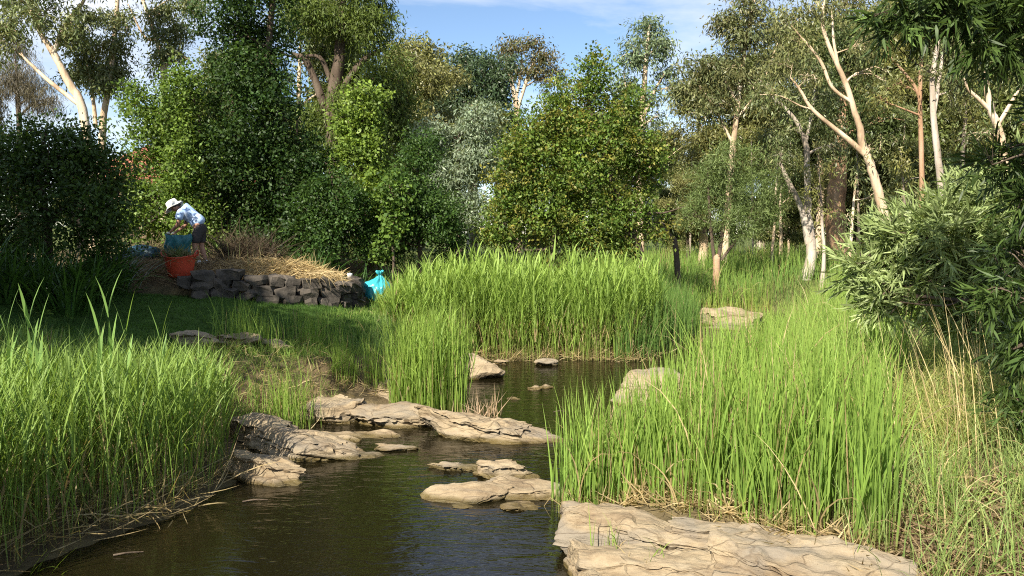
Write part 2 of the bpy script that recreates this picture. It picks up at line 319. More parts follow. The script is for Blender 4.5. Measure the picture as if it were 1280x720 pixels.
HILL = np.array([(-5,5,.45),(-4.5,7.5,.35),(-6,8,.6),(-4,9.5,.35),(-8,6,1.0),(-12,8,1.6),(-3.9,12.5,.72),(-2.6,13.2,.45),(-5.6,12,1.12),(-4,15.6,1.08),(-5.5,14.9,1.3),(-3,18,1.05),(-7,14.3,1.45),(-9,13,1.8),
    (-12,14,2.0),(-15,20,2.2),(-8,18,1.35),(-6.5,17,1.22),(-4.5,18,1.15),(-5,22,1.8),(-10,25,2.1),(-2.5,16,.85),(-1.6,14.5,.35),(-1.5,17,.6),(1,18,.4),(3,19.5,.35),(0,22,.8),(2,25,.9),(4,24.5,.4),(6,28,.5),(10,30,.9),(0,30,1.2),
    (10,40,1.3),(-10,40,2),(30,40,1.6),(-30,30,2.5),(20,20,1.3),(1.5,7,.33),(2.5,6,.42),(3,8,.4),(3,10,.35),(4,12,.4),(5.5,14,.5),(4,6,.65),(5,8,.85),(6,10,1.0),(7,13,1.0),(9,10,1.6),(8,17,.8),(9.5,21,.7),(8,5,1.4),(1.5,5,.06),(1.4,4,.05),(2.1,5.2,.10),(1.2,5.9,.1),(2.6,4.6,.25),
    (3,2,.6),(6,0,1),(-7,0,1),(-20,5,2.2),(20,5,2),(0,70,1.6),(40,80,2),(-40,80,3),(-60,20,3),(60,20,2.5),(-10,-12,1.2),(8,-12,1.2)])
def sdist(x, y, poly):
    """signed distance to polygon, positive inside"""
    x = np.asarray(x, float).ravel(); y = np.asarray(y, float).ravel(); best = np.full(len(x), 1e9); ins = np.zeros(len(x), bool)
    for i in range(len(poly)):
        ax, ay = poly[i]; bx, by = poly[(i + 1) % len(poly)]
        ex, ey = bx - ax, by - ay; t = np.clip(((x - ax) * ex + (y - ay) * ey) / (ex * ex + ey * ey + 1e-12), 0, 1)
        best = np.minimum(best, np.hypot(x - ax - t * ex, y - ay - t * ey))
        c = ((ay > y) != (by > y)) & (x < (bx - ax) * (y - ay) / (by - ay + 1e-12) + ax); ins ^= c
    return np.where(ins, best, -best)
def hz(x, y):
    sh = np.shape(x); x = np.asarray(x, float).ravel(); y = np.asarray(y, float).ravel()
    num = np.zeros(len(x)); den = np.zeros(len(x))
    for hx, hy, h in HILL:
        w = 1 / ((x - hx) ** 2 + (y - hy) ** 2 + .5) ** 1.6; num += w * h; den += w
    z = num / den
    p = np.stack([x, y, 0 * x], -1)
    z = z + .05 * fbm(p * .9, 3, 3)
    s = -sdist(x, y, WATER)
    z = np.where(s > 0, .03 + z * smooth(0, 1.3, s) + .03 * fbm(p * 3, 9, 2) * smooth(0, .3, s), -.42 * smooth(0, .9, -s) - .02)
    b = sdist(x, y, BED)
    z = z + .38 * smooth(.06, .3, b) + .12 * smooth(.3, 1.5, b)
    return z.reshape(sh)
def axis(lo, hi, step, far, g=1.22):
    a = list(np.arange(lo, hi + 1e-6, step)); s = step; x = hi
    while x < far: s *= g; x += s; a.append(x)
    s = step; x = lo; pre = []
    while x > -far: s *= g; x -= s; pre.append(x)
    return np.array(pre[::-1] + a)
GX, GY = axis(-10.5, 9.5, .12, 420), axis(4.5, 22, .12, 420)
XX, YY = np.meshgrid(GX, GY, indexing='ij'); ZZ = hz(XX, YY)
nx, ny = XX.shape
gi = (np.arange(nx - 1)[:, None] * ny + np.arange(ny - 1)[None]); gq = np.stack([gi, gi + ny, gi + ny + 1, gi + 1], -1).reshape(-1, 4)
gv = np.stack([XX, YY, ZZ], -1).reshape(-1, 3)
sW = -sdist(gv[:, 0], gv[:, 1], WATER); sB = sdist(gv[:, 0], gv[:, 1], BED)
LAWN = np.array([(-8.6,14.6),(-7.2,15.2),(-6.2,15.3),(-5.1,15.5),(-4.1,15.9),(-3.4,16.4),(-3.1,17.2),(-3.2,18.5),(-2.0,18.5),(-1.9,16),(-2.4,14),(-3.2,12.3),(-4.5,11),(-6.5,10.5),(-9,12)])
sL = sdist(gv[:, 0], gv[:, 1], LAWN)
gc = np.tile(np.array([.10, .075, .045]), (len(gv), 1))
nz_ = fbm(gv * .6, 21, 3)
gc += smooth(-.2, .6, nz_)[:, None] * (np.array([.13, .11, .06]) - gc) * .7
far = smooth(22, 30, gv[:, 1])[:, None]; gc = gc * (1 - far) + np.array([.09, .115, .035]) * far
lw = smooth(-.3, .25, sL)[:, None]; gc = gc * (1 - lw) + np.array([.05, .095, .02]) * lw
bd = smooth(0, .25, sB)[:, None]; gc = gc * (1 - bd) + np.array([.13, .095, .055]) * bd
wb = 1 - smooth(-.15, .18, sW)
gc = gc * (1 - wb[:, None]) + np.array([.10, .085, .042]) * wb[:, None]
ground = obj('ground', mesh_np('ground', gv, gq, ground_material(), gc, True)); tag(ground, 'earth and grass creek banks with a muddy creek bed', 'ground', kind='structure')

wx0, wx1, wy0, wy1 = -5.2, 15, -10, 27.2
wv = [(wx0, wy0, 0), (wx1, wy0, 0), (wx1, wy1, 0), (wx0, wy1, 0)]
water = obj('creek', mesh_np('creek', wv, [[0, 1, 2, 3]], water_material())); tag(water, 'shallow brown-green creek water between reedy banks', 'water', kind='structure')

# ------------------------------------------------------------------ rocks
def rock_mesh(name, hs, seed, sub=4, planes=13, k=14, amp=.10, flat=.75, rot=0, tilt=(0, 0), mat=None, strata=.05, terr=.03, box=0):
    rg = np.random.default_rng(seed); bm = bmesh.new(); bmesh.ops.create_icosphere(bm, subdivisions=sub, radius=1)
    d = np.array([v.co[:] for v in bm.verts]); fs = np.array([[v.index for v in f.verts] for f in bm.faces]); bm.free()
    n = unit(rg.normal(size=(planes, 3))); h = rg.uniform(.72, 1.05, planes)
    n = np.vstack([n, [unit(np.array([rg.normal() * .07, rg.normal() * .07, 1])), [0, 0, -1]]]); h = np.append(h, [flat, .9])
    if box:
        bn = unit(np.array([[1, 0, .12], [-1, 0, .1], [0, 1, .1], [0, -1, .12]]) + rg.normal(size=(4, 3)) * .10); n = np.vstack([n[planes:], n[:box], bn]); h = np.concatenate([h[planes:], h[:box] * 1.08, [.86, .86, .84, .84]])
    dn = d @ n.T; rr = np.where(dn > .05, h / np.maximum(dn, .05), 30.)
    r = -np.log(np.exp(-k * np.minimum(rr, 3)).sum(1)) / k; r = np.clip(r, .3, 1.35)
    r *= 1 + amp * fbm(d * 1.6 + seed, seed, 4, .55)
    v = d * r[:, None] * np.asarray(hs)
    # bedding planes: uneven steps pushed in and out with height
    lay = v[:, 2] * 9 / max(hs[2] / .2, .6) + .8 * noise(v * 1.2, seed + 5)
    st = noise(np.stack([np.floor(lay) * 7.7 + smooth(.7, 1, lay % 1) * 7.7, v[:, 0] * .7, v[:, 1] * .7], -1), seed + 9)
    out = unit(v * np.array([1, 1, 0.0])); v = v + out * (st * strata)[:, None]
    tq = 2.6 * noise(np.stack([v[:, 0] * 1.1 + 3, v[:, 1] * 4.2 + v[:, 0] * .8, np.full(len(v), seed * 1.7)], -1), seed + 6) + 1.2 * noise(v * np.array([2.2, 6, 1]), seed + 7)
    v[:, 2] += terr * min(1, hs[2] / .2) * (np.floor(tq) + smooth(.86, 1, tq % 1)) * smooth(-.1, .3, d[:, 2])
    v[:, 2] += .03 * fbm(v * 4, seed + 3, 3) * min(1, hs[2] / .15)
    v[:, 2] += .012 * noise(v * 14, seed + 4)
    Rm = np.array(Euler((tilt[0], tilt[1], rot)).to_matrix()); v = v @ Rm.T
    return mesh_np(name, v, fs, mat or M_rock, None, False), v
def set_auto(me):
    me.polygons.foreach_set('use_smooth', np.ones(len(me.polygons), bool)); me.set_sharp_from_angle(angle=rad(32))
def rock(label, px, py, wpx, depth, zc, hz_, seed, rot=0, tilt=(0, 0), name='rock', group=None, sub=4, planes=13, amp=.10, flat=.75, zoff=None, strata=.05, k=14):
    """px,py = middle of its water line, wpx = its width in photo pixels there"""
    c = on(px, py, 0); hw = wpx / 2 * c[1] / F
    me, v = rock_mesh(name, (hw, depth, hz_), seed, sub, planes, k, amp, flat, rot, tilt, strata=strata); set_auto(me)
    o = obj(name, me, None, (c[0], c[1] + depth * .6, zc)); tag(o, label, 'rock', group); return o
rock('long pale sandstone ridge tapering into the creek beside the broken reed stubs', 612, 549, 190, .33, .02, .26, 11, -.10, (0, .09), 'rock_ledge', sub=6, strata=.06, amp=.16)
rock('blocky cracked sandstone ledge below the tall green reed tuft', 492, 533, 118, .33, .06, .27, 12, -.12, (.05, .02), 'rock_ledge', sub=5, planes=17, k=20)
rock('squarish sandstone block at the bank end of the cracked ledge', 407, 526, 84, .33, .05, .30, 23, -.05, (.05, 0), 'rock_ledge', sub=5, planes=9, k=22)
rock('weathered ledge half hidden behind small grass tufts', 450, 503, 150, .42, .10, .30, 14, -.05, (.04, 0), 'rock_ledge', sub=5)
rock('dappled sloping slab with a pointed tip running into the water', 385, 572, 185, .30, .03, .22, 15, -.14, (0, .13), 'rock_slab', sub=5, strata=.07, amp=.14)
rock('shaded rounded boulder like a fallen log beside the left reeds', 335, 600, 105, .19, .04, .19, 16, -.45, (0, .08), 'boulder', sub=5, planes=9, amp=.08)
rock('brown slab under the small reed tuft behind the dappled slab', 325, 556, 100, .28, .06, .24, 17, -.1, (0, .05), 'rock_slab', sub=5)
rock('low smooth strip of rock barely above water in front of the cracked ledge', 455, 547, 108, .14, .0, .09, 18, -.12, (0, 0), 'rock_slab', sub=4, amp=.12)
rock('small rounded stone in the side pool beside the low strip', 427, 553, 36, .09, .0, .09, 19, 0, name='stone', sub=4)
rock('thin flat stones awash where the pool spills over', 492, 563, 62, .10, -.015, .07, 20, -.1, name='stone', sub=4)
rock('thin flat stone awash beside the pointed slab', 455, 572, 50, .09, -.015, .06, 120, -.1, name='stone', sub=4)
rock('low tapering stone touching the blocky midstream rock', 571, 588, 66, .10, .01, .085, 21, -.16, (0, .03), name='stone', sub=5, amp=.14)
rock('blocky midstream rock with a dark undercut end', 630, 598, 68, .14, .03, .13, 22, -.12, (.03, .05), name='rock', sub=5, planes=16, k=18)
rock('jagged sandstone slab midstream, broadest of its cluster', 594, 626, 92, .17, .015, .12, 33, .05, (.04, -.03), name='rock_slab', sub=5, amp=.16)
rock('long flat slab reaching from the reed edge into midstream', 660, 622, 130, .17, .02, .13, 24, -.1, (.02, .0), name='rock_slab', sub=5, amp=.12)
rock('narrow flat stone in front of the long midstream slab', 648, 637, 64, .09, -.005, .075, 25, .02, name='stone', sub=4)
rock('tiny stone just breaking the surface by the jagged slab', 578, 634, 28, .06, -.01, .045, 26, name='stone', sub=3)
rock('pale flat-topped boulder standing in the still pool', 594, 473, 56, .36, .05, .30, 27, .1, (.30, -.06), 'boulder', sub=5, planes=10)
rock('small pale pair of stones alone in the pool', 668, 487, 17, .09, .015, .08, 28, .2, name='stone', sub=4)
rock('small pale stone leaning on another in the pool', 682, 485, 15, .08, .01, .07, 29, -.3, name='stone', sub=4)
rock('flat dark stone floating low in the pool', 642, 499, 18, .05, .0, .04, 30, name='stone', sub=3)
rock('flat stone at the foot of the far reeds', 683, 457, 24, .12, .02, .09, 31, name='stone', sub=4)
rock('little stone under the far reeds behind the pale boulder', 627, 455, 18, .10, .02, .08, 32, name='stone', sub=4)
rock('large pale rock showing between the right bank reeds', 822, 506, 98, .40, .10, .37, 44, .15, (.08, -.12), 'boulder', sub=5)
rock('flat outer step of the pale rock between the reeds', 790, 506, 44, .2, .02, .14, 35, .1, name='rock_slab', sub=4)
rock('long flat rock with a dark end across the far pool', 920, 408, 86, .5, .12, .36, 36, -.05, (.05, .03), 'rock_slab', sub=5)
rock('lower shelf at the water line of the far flat rock', 925, 413, 78, .3, .0, .13, 37, -.05, name='rock_slab', sub=4)
# bedrock ledge at the lower right: layered slabs
led = thing('bedrock_ledge', 'broad layered sandstone ledge at the foot of the right bank reeds', 'rock', (1.25, 5.8, 0))
def layer(x, y, z, hs, seed, rot, tilt=(0, 0)):
    me, v = rock_mesh('layer', hs, seed, 6, 12, 34, .07, .8, rot, tilt, strata=.045, box=4, terr=.028); set_auto(me)
    return obj('layer', me, led, (x - 1.25, y - 5.8, z))
layer(1.22, 6.22, 0.11, (1.02, .30, .25), 41, -.36, (.02, .03))
layer(1.05, 5.74, 0.04, (.74, .25, .25), 42, -.32, (.04, .02))
layer(2.02, 5.48, 0.15, (.74, .27, .24), 43, -.56, (.02, .02))
layer(1.05, 5.28, -0.05, (.76, .24, .24), 45, -.26, (.05, .01))
layer(1.79, 5.02, 0.06, (.66, .22, .23), 46, -.5, (.04, 0))
layer(2.52, 4.77, 0.15, (.7, .30, .22), 49, -.5)
layer(1.17, 4.84, -0.07, (.86, .24, .2), 50, -.3, (.04, 0))
layer(1.62, 6.00, 0.28, (.55, .10, .10), 48, -.42, (.05, .0))
rock('pale stone half buried in leaf litter at the grassy right bank', 1268, 716, 60, .16, .40, .12, 47, .1, name='stone', sub=4)
# stones edging the lawn
for k, (px, py, D, hs, sd, lb) in enumerate([(282, 438, 12.2, (.36, .2, .14), 51, 'dark edging stone below the lawn behind the left reeds'), (336, 431, 12.6, (.26, .18, .12), 52, 'pale lichen-topped edging stone below the lawn'),
      (245, 452, 11.8, (.3, .2, .14), 53, 'dark mossy edging stone nearest the left reeds')]):
    p = at(px, py, D); me, v = rock_mesh('stone', hs, sd, 4); set_auto(me)
    tag(obj('stone', me, None, (p[0], p[1], float(hz(p[0], p[1])) + .06)), lb, 'rock')

# ------------------------------------------------------------------ dry stone wall round the garden bed
wroot = thing('stone_wall', 'low curved dry stone wall holding up the straw-covered garden bed', 'wall', (-4.6, 15.8, float(hz(-4.6, 15.6))))
wr = np.random.default_rng(77)
wm = []
for k in range(9):
    bm = bmesh.new(); bmesh.ops.create_cube(bm, size=1); bmesh.ops.subdivide_edges(bm, edges=bm.edges[:], cuts=1, use_grid_fill=True)
    for v in bm.verts:
        c = np.array(v.co); c *= 1 - .20 * (np.linalg.norm(c) / .87) ** 3; c += wr.normal(size=3) * .075; v.co = c
    me = bpy.data.meshes.new('stone'); bm.to_mesh(me); bm.free(); me.materials.append(M_wallstone); wm.append(me)
wp = catmull(WALLP, 12); seg = np.r_[0, np.cumsum(np.linalg.norm(np.diff(wp, axis=0), axis=1))]
def wpt(s): return np.array([np.interp(s, seg, wp[:, 0]), np.interp(s, seg, wp[:, 1])])
for course in range(3):
    s = wr.uniform(0, .2)
    while s < seg[-1]:
        w = wr.uniform(.22, .46) if course < 3 else wr.uniform(.3, .55); p = wpt(min(s + w / 2, seg[-1])); e = wpt(min(s + w / 2 + .05, seg[-1])) - wpt(max(s + w / 2 - .05, 0))
        if p[0] < -6.0: s += w; continue
        ang = math.atan2(e[1], e[0]); hgt = wr.uniform(.18, .25)
        nrm_ = np.array([math.sin(ang), -math.cos(ang)]); zb = float(hz(*(p + nrm_ * .35)))
        o = obj('stone', wm[wr.integers(9)], wroot, Vector((*(p + nrm_ * (.10 - .035 * course + wr.uniform(-.025, .025))), zb + .08 + course * .175 + wr.uniform(-.03, .03))) - wroot.location)
        o.rotation_euler = (wr.normal() * .12, wr.normal() * .13, ang + wr.normal() * .12); o.scale = (w * .98, wr.uniform(.26, .34), hgt); s += w

# ------------------------------------------------------------------ trees
def vary(rg, cols, n, j=.18):
    cols = np.asarray(cols, float); a = cols[rg.integers(len(cols), size=n)]; b = cols[rg.integers(len(cols), size=n)]; t = rg.random((n, 1))
    return (a * t + b * (1 - t)) * (1 + j * rg.normal(size=(n, 1))).clip(.5, 1.6)
def crown(rg, mb, blobs, dens, cl, lpc, L, W, cols, droop=.3, up=.5, shell=.5, rib=False):
    cen = []
    def split(c, r):
        if np.mean(r) < .45 or rib: return [(np.asarray(c), np.asarray(r), 1.)]
        out = []
        for dd in unit(rg.normal(size=(9, 3)) + np.array([0, -.15, .1])): out.append((np.asarray(c) + r * dd * rg.uniform(.52, .86), np.asarray(r) * rg.uniform(.36, .60), .53))
        return out + [(np.asarray(c), np.asarray(r) * .55, .35)]
    for c0_, r0_ in blobs:
      grp = []
      for c, r, dm in split(c0_, r0_):
          r = np.asarray(r, float); c = np.asarray(c, float); p_ = 1.6
          area = 4 * np.pi * (((r[0] * r[1]) ** p_ + (r[0] * r[2]) ** p_ + (r[1] * r[2]) ** p_) / 3) ** (1 / p_)
          nc = max(4, int(dens * dm * area / lpc)); d = unit(rg.normal(size=(nc, 3)))
          rho = (shell + (1 - shell) * rg.random(nc) ** .6) * (1 + .30 * noise(d * 2.3 + rg.random() * 50, 4) + .16 * noise(d * 5.1, 8))
          cc = c + r * d * rho[:, None]; grp.append(cc)
          m = (lpc * rg.uniform(.5, 1.5, nc)).astype(int); idx = np.repeat(np.arange(nc), m); n = len(idx)
          csz = cl * rg.uniform(.6, 1.35, nc)[idx, None]
          pos = cc[idx] + rg.normal(size=(n, 3)) * csz * np.array([1, 1, .7]) * .6
          out = d[idx]
          ax = rg.normal(size=(n, 3)) * .7 + out * .45 + np.array([0, 0, -droop])
          if rib:                                            # leaves set along drooping sprays
              tw = unit(d * .8 + rg.normal(size=(nc, 3)) * .55 + np.array([-.15, 0, -droop]))[idx]; pos = cc[idx] + tw * rg.uniform(-.5, .5, (n, 1)) * cl * 2.6 + rg.normal(size=(n, 3)) * .012
              ax = tw + rg.normal(size=(n, 3)) * .34
          nr = rg.normal(size=(n, 3)) * .75 + out * .35 + np.array([0, 0, up])
          ccol = vary(rg, cols, nc, .14)[idx] * (1 + .2 * rg.normal(size=(n, 1))).clip(.45, 1.7)
          sz = rg.uniform(.68, 1.34, n)
          if rib:
              a = unit(ax); az = np.arctan2(a[:, 1], a[:, 0]); ln = np.arccos(np.clip(a[:, 2], -1, 1))
              ribbons(mb, pos, az, L * sz, W * sz, ln, rg.normal(size=n) * .35 + .15, 3, rg.uniform(0, 3.1, n), ccol, belly=.2)
          else: leaves(mb, pos, ax, nr, L * sz, W * sz, ccol)
      cen.append(np.vstack(grp))
    return cen
def branchset(rg, mb, trunk_pts, trunk_r, blobs, cens, ntw=7, rl=.4, sides=5):
    """limbs from the trunk into each crown mass, then twigs out to leaf clumps"""
    tp = np.asarray(trunk_pts); tr = np.asarray(trunk_r)
    for (c, r), cc in zip(blobs, cens):
        c = np.asarray(c); dd = np.linalg.norm(tp - c, axis=1) + np.where(tp[:, 2] > c[2] - .15 * r[2], 3., 0) ; i = int(np.argmin(dd))
        a = tp[i]; r0 = min(tr[i] * .6, .03 + .03 * np.linalg.norm(c - a)); mid = (a + c) / 2 + np.array([0, 0, .12 * np.linalg.norm(c - a)]) + rg.normal(size=3) * .08 * np.linalg.norm(c - a)
        P = catmull([a, mid, c + np.array([0, 0, r[2] * .35])], 4); tube(mb, P, np.linspace(r0, r0 * .3, len(P)), sides)
        for j in rg.choice(len(cc), min(ntw, len(cc)), replace=False):
            s = P[rg.integers(3, len(P) - 1)]; e = cc[j]; m_ = (s + e) / 2 + rg.normal(size=3) * .1 * np.linalg.norm(e - s) + np.array([0, 0, .05])
            Q = catmull([s, m_, e], 3); tube(mb, Q, np.linspace(r0 * .4, r0 * .10 + .004, len(Q)), 4)
NLEAF = [0]
def tree(name, label, cat, D, trunks, blobs, seed, dens=420, cl=.32, lpc=24, L=.11, W=.055, cols=((.05, .1, .02),), droop=.3, up=.5, shell=.5, bark=None, lmat=None,
         group=None, ntw=7, dr=None, rib=False, base_z=None):
    """trunks: list of pixel paths [(px,py,radius m, depth offset)], blobs: [(px,py,rx px,ry px, depth offset m)]"""
    rg = np.random.default_rng(seed); s = D / F; TP = []; TR = []; mbt = MB()
    for k, path in enumerate(trunks):
        pts = []; rr = []
        for q in path:
            pts.append(at(q[0], q[1], D + (q[3] if len(q) > 3 else 0))); rr.append(q[2])
        if k == 0:
            x, y = pts[0][0], pts[0][1]; zb = float(hz(x, y)); base = np.array([x, y, zb])
            if pts[0][2] > zb: pts.insert(0, np.array([x + rg.normal() * .1, y, zb - .15])); rr.insert(0, rr[0] * 1.3)
            else: pts[0] = np.array([x, y, zb - .15])
        P = catmull(pts, 6); Rr = np.interp(np.linspace(0, 1, len(P)), np.linspace(0, 1, len(rr)), rr)
        P[1:-1] += rg.normal(size=(len(P) - 2, 3)) * .05 * Rr[1:-1, None]
        tube(mbt, P, Rr, 12, .10, seed + k); TP.append(P); TR.append(Rr)
    root = thing(name, label, cat, base, group)
    bl = []
    for b in blobs:
        px, py, rx, ry = b[:4]; off = b[4] if len(b) > 4 else rg.normal() * rx * s * .25; Dd = D + off
        c = at(px, py, Dd); r = np.array([rx * s, (dr if dr else .85) * (rx + ry) / 2 * s, ry * s]); bl.append((c, r))
    mbc = MB(); cen = crown(rg, mbc, bl, dens, cl, lpc, L, W, cols, droop, up, shell, rib)
    branchset(rg, mbt, np.vstack(TP), np.concatenate(TR), bl, cen, ntw)
    tr_o = obj('trunk', mbt.mesh('trunk', bark or M_bark, base, True), root)
    cr_o = obj('crown', mbc.mesh('crown', lmat or M_leaf, base), root); NLEAF[0] += mbc.n // 4
    return root
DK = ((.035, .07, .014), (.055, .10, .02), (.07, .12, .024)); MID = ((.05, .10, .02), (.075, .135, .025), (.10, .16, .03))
BR = ((.10, .17, .03), (.14, .22, .04), (.07, .13, .025)); GUM = ((.15, .19, .07), (.19, .215, .085), (.23, .235, .10), (.125, .165, .06))
OLV = ((.19, .195, .055), (.23, .22, .07), (.15, .17, .05)); SIL = ((.24, .30, .20), (.31, .36, .25), (.19, .25, .15)); RUST = ((.17, .12, .05), (.14, .13, .05), (.10, .12, .045))

# --- left side
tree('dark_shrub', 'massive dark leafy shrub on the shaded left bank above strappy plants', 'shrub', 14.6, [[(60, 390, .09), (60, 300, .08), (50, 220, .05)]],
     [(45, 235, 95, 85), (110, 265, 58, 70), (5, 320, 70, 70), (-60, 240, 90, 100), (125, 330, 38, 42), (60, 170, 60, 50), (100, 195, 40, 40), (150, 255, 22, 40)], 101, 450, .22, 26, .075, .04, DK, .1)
tree('gum_tree', 'tall pale gum forking low, leaning above the dark left shrub', 'tree', 34, [[(120, 330, .22), (106, 152, .17), (84, 100, .15), (67, 66, .13), (52, 44, .09), (38, 12, .07), (30, -30, .04)], [(67, 68, .11), (76, 42, .09), (90, 20, .08), (105, 0, .06), (115, -35, .04)], [(98, 130, .1), (60, 100, .08), (30, 72, .05)]],
     [(12, 38, 36, 22), (50, 18, 32, 18), (100, 22, 24, 16), (44, -28, 50, 24), (90, 45, 20, 16), (20, 5, 26, 16), (120, -30, 34, 22), (-20, 60, 30, 24)], 102, 120, .42, 26, .2, .06, GUM, .8, .2, .25, M_gum, M_gumleaf, 'tall gums above the left bank')
tree('gum_tree', 'slim pale gum with bunched dark foliage beside the low-forking gum', 'tree', 36, [[(124, 330, .2), (128, 165, .15), (134, 120, .12), (141, 70, .10), (147, 0, .09), (149, -40, .05)], [(120, 160, .09), (116, 120, .07), (110, 85, .05)]],
     [(122, 82, 32, 24), (148, 92, 22, 20), (104, 62, 22, 20), (152, 30, 18, 20), (138, 55, 20, 16), (98, 90, 20, 16), (150, -30, 36, 24), (132, 108, 18, 12)], 103, 170, .4, 26, .19, .06, GUM, .8, .2, .3, M_gum, M_gumleaf, 'tall gums above the left bank')
tree('gum_tree', 'narrow gum with an upright crown rising behind the bright green tree', 'tree', 38, [[(206, 330, .2), (205, 102, .15), (199, 60, .12), (188, 25, .1), (170, -20, .06)], [(203, 90, .08), (220, 68, .06), (240, 78, .03)], [(196, 50, .07), (180, 45, .05), (160, 5, .03)]],
     [(204, 44, 24, 22), (214, 66, 16, 13), (206, 18, 24, 16), (196, 84, 14, 12), (240, 2, 20, 18), (190, -30, 36, 26), (228, 40, 14, 12)], 104, 150, .4, 26, .2, .06, GUM, .8, .2, .3, M_gum, M_gumleaf, 'tall gums above the left bank')
tree('she_oak', 'hazy grey-brown weeping she-oak far behind the left shrub', 'tree', 44, [[(25, 330, .2), (25, 180, .15), (20, 90, .08)]], [(22, 85, 26, 26), (8, 110, 26, 30), (45, 115, 22, 26), (25, 60, 16, 18), (60, 130, 16, 18)], 105, 160, .4, 26, .36, .02, ((.14, .12, .085), (.17, .15, .10)), 1.6, .1, .3)
tree('privet_tree', 'bright green leafy tree rising behind the stooping gardener', 'tree', 20.2, [[(225, 325, .09), (220, 250, .07), (215, 150, .04)], [(235, 325, .07), (245, 240, .06), (250, 150, .03)]],
     [(205, 150, 46, 46), (232, 112, 30, 32), (186, 205, 36, 46), (240, 205, 45, 60), (200, 262, 40, 44), (170, 130, 20, 26), (250, 280, 36, 36), (170, 250, 20, 32), (225, 300, 40, 18)], 106, 460, .24, 24, .085, .05, ((.11, .18, .03), (.14, .22, .036), (.085, .145, .025), (.17, .24, .045)), .15)
tree('elm_tree', 'tall dense dark elm towering beside the bright tree', 'tree', 20.8, [[(330, 335, .16), (328, 230, .13), (332, 120, .1), (340, 0, .07)], [(315, 335, .08), (300, 240, .06), (290, 120, .04)], [(350, 335, .07), (365, 240, .05), (372, 150, .03)]],
     [(282, 50, 38, 46), (320, 70, 48, 55), (345, 150, 52, 60), (300, 180, 42, 56), (352, 235, 56, 60), (298, 262, 42, 50), (330, -20, 62, 55), (390, 290, 46, 42), (340, -105, 55, 55), (285, 120, 28, 40), (330, 300, 48, 30), (395, 215, 34, 44)], 107, 400, .26, 25, .09, .052, ((.024, .052, .012), (.036, .076, .016), (.06, .105, .022)), .25)  # crown's shadow side put into the leaf colours as very dark greens
tree('peppercorn_tree', 'huge domed peppercorn tree with bare inner branches against the blue sky', 'tree', 26, [[(420, 335, .35), (420, 220, .3), (415, 140, .25), (425, 60, .16), (430, -40, .08)], [(412, 150, .14), (385, 80, .1), (365, 68, .07)], [(418, 130, .12), (450, 80, .1), (480, 60, .05)], [(416, 110, .08), (400, 72, .06), (372, 72, .04), (350, 66, .03)]],
     [(425, 30, 55, 42), (385, 22, 36, 40), (468, 42, 28, 44), (482, 105, 26, 46), (440, -50, 55, 46), (400, 150, 40, 40), (492, 170, 22, 44), (448, 120, 44, 34), (430, -115, 48, 46), (505, 125, 14, 30), (370, -30, 40, 40), (440, 180, 50, 40), (380, -95, 40, 40)], 108, 330, .32, 28, .16, .035, ((.11, .155, .03), (.14, .185, .04), (.08, .12, .025)), 1.0, .3, .55)
tree('ivy_column', 'bright yellow-green ivy smothering a dead trunk below the peppercorn', 'tree', 21, [[(462, 335, .12), (455, 240, .1), (455, 110, .06)]],
     [(455, 128, 24, 26), (450, 170, 30, 32), (468, 215, 26, 40), (440, 205, 26, 36), (482, 245, 20, 36), (430, 150, 14, 22)], 109, 520, .18, 22, .085, .06, ((.17, .25, .04), (.21, .29, .05), (.12, .19, .035)), .35, .3)
tree('hedge_shrub', 'dark rounded shrub between the ivy column and the silver tree', 'shrub', 20.6, [[(525, 335, .06), (525, 250, .05), (520, 200, .03)]],
     [(520, 222, 38, 46), (545, 268, 34, 46), (505, 285, 36, 44), (560, 300, 34, 36), (530, 185, 26, 24), (480, 295, 30, 36)], 110, 520, .22, 25, .075, .042, ((.04, .085, .018), (.055, .11, .022), (.08, .14, .03)), .2)
tree('hedge_shrub', 'shaded leafy shrub at the back of the straw bed', 'shrub', 20, [[(420, 335, .06), (420, 270, .05), (415, 220, .03)]],
     [(420, 250, 38, 46), (440, 300, 34, 36), (400, 285, 38, 44), (450, 270, 26, 30)], 111, 460, .22, 25, .08, .045, ((.04, .085, .018), (.06, .11, .022)), .2)
tree('vine', 'bright climbing vine scrambling over the dark rounded shrub', 'vine', 19.8, [[(492, 335, .03), (490, 290, .025), (487, 230, .015)]],
     [(487, 235, 14, 24), (494, 278, 14, 30), (505, 240, 12, 16), (480, 305, 14, 20)], 112, 420, .16, 18, .10, .075, BR, .5, .3)
tree('silver_tree', 'silvery grey-leaved tree between dark shrub and big ash', 'tree', 25.5, [[(575, 335, .12), (572, 250, .1), (575, 160, .05)]],
     [(575, 178, 38, 36), (602, 205, 30, 44), (548, 165, 26, 22), (562, 228, 36, 34), (600, 150, 22, 22), (590, 260, 34, 30), (528, 178, 16, 14)], 113, 400, .26, 26, .13, .038, SIL, .7, .4)
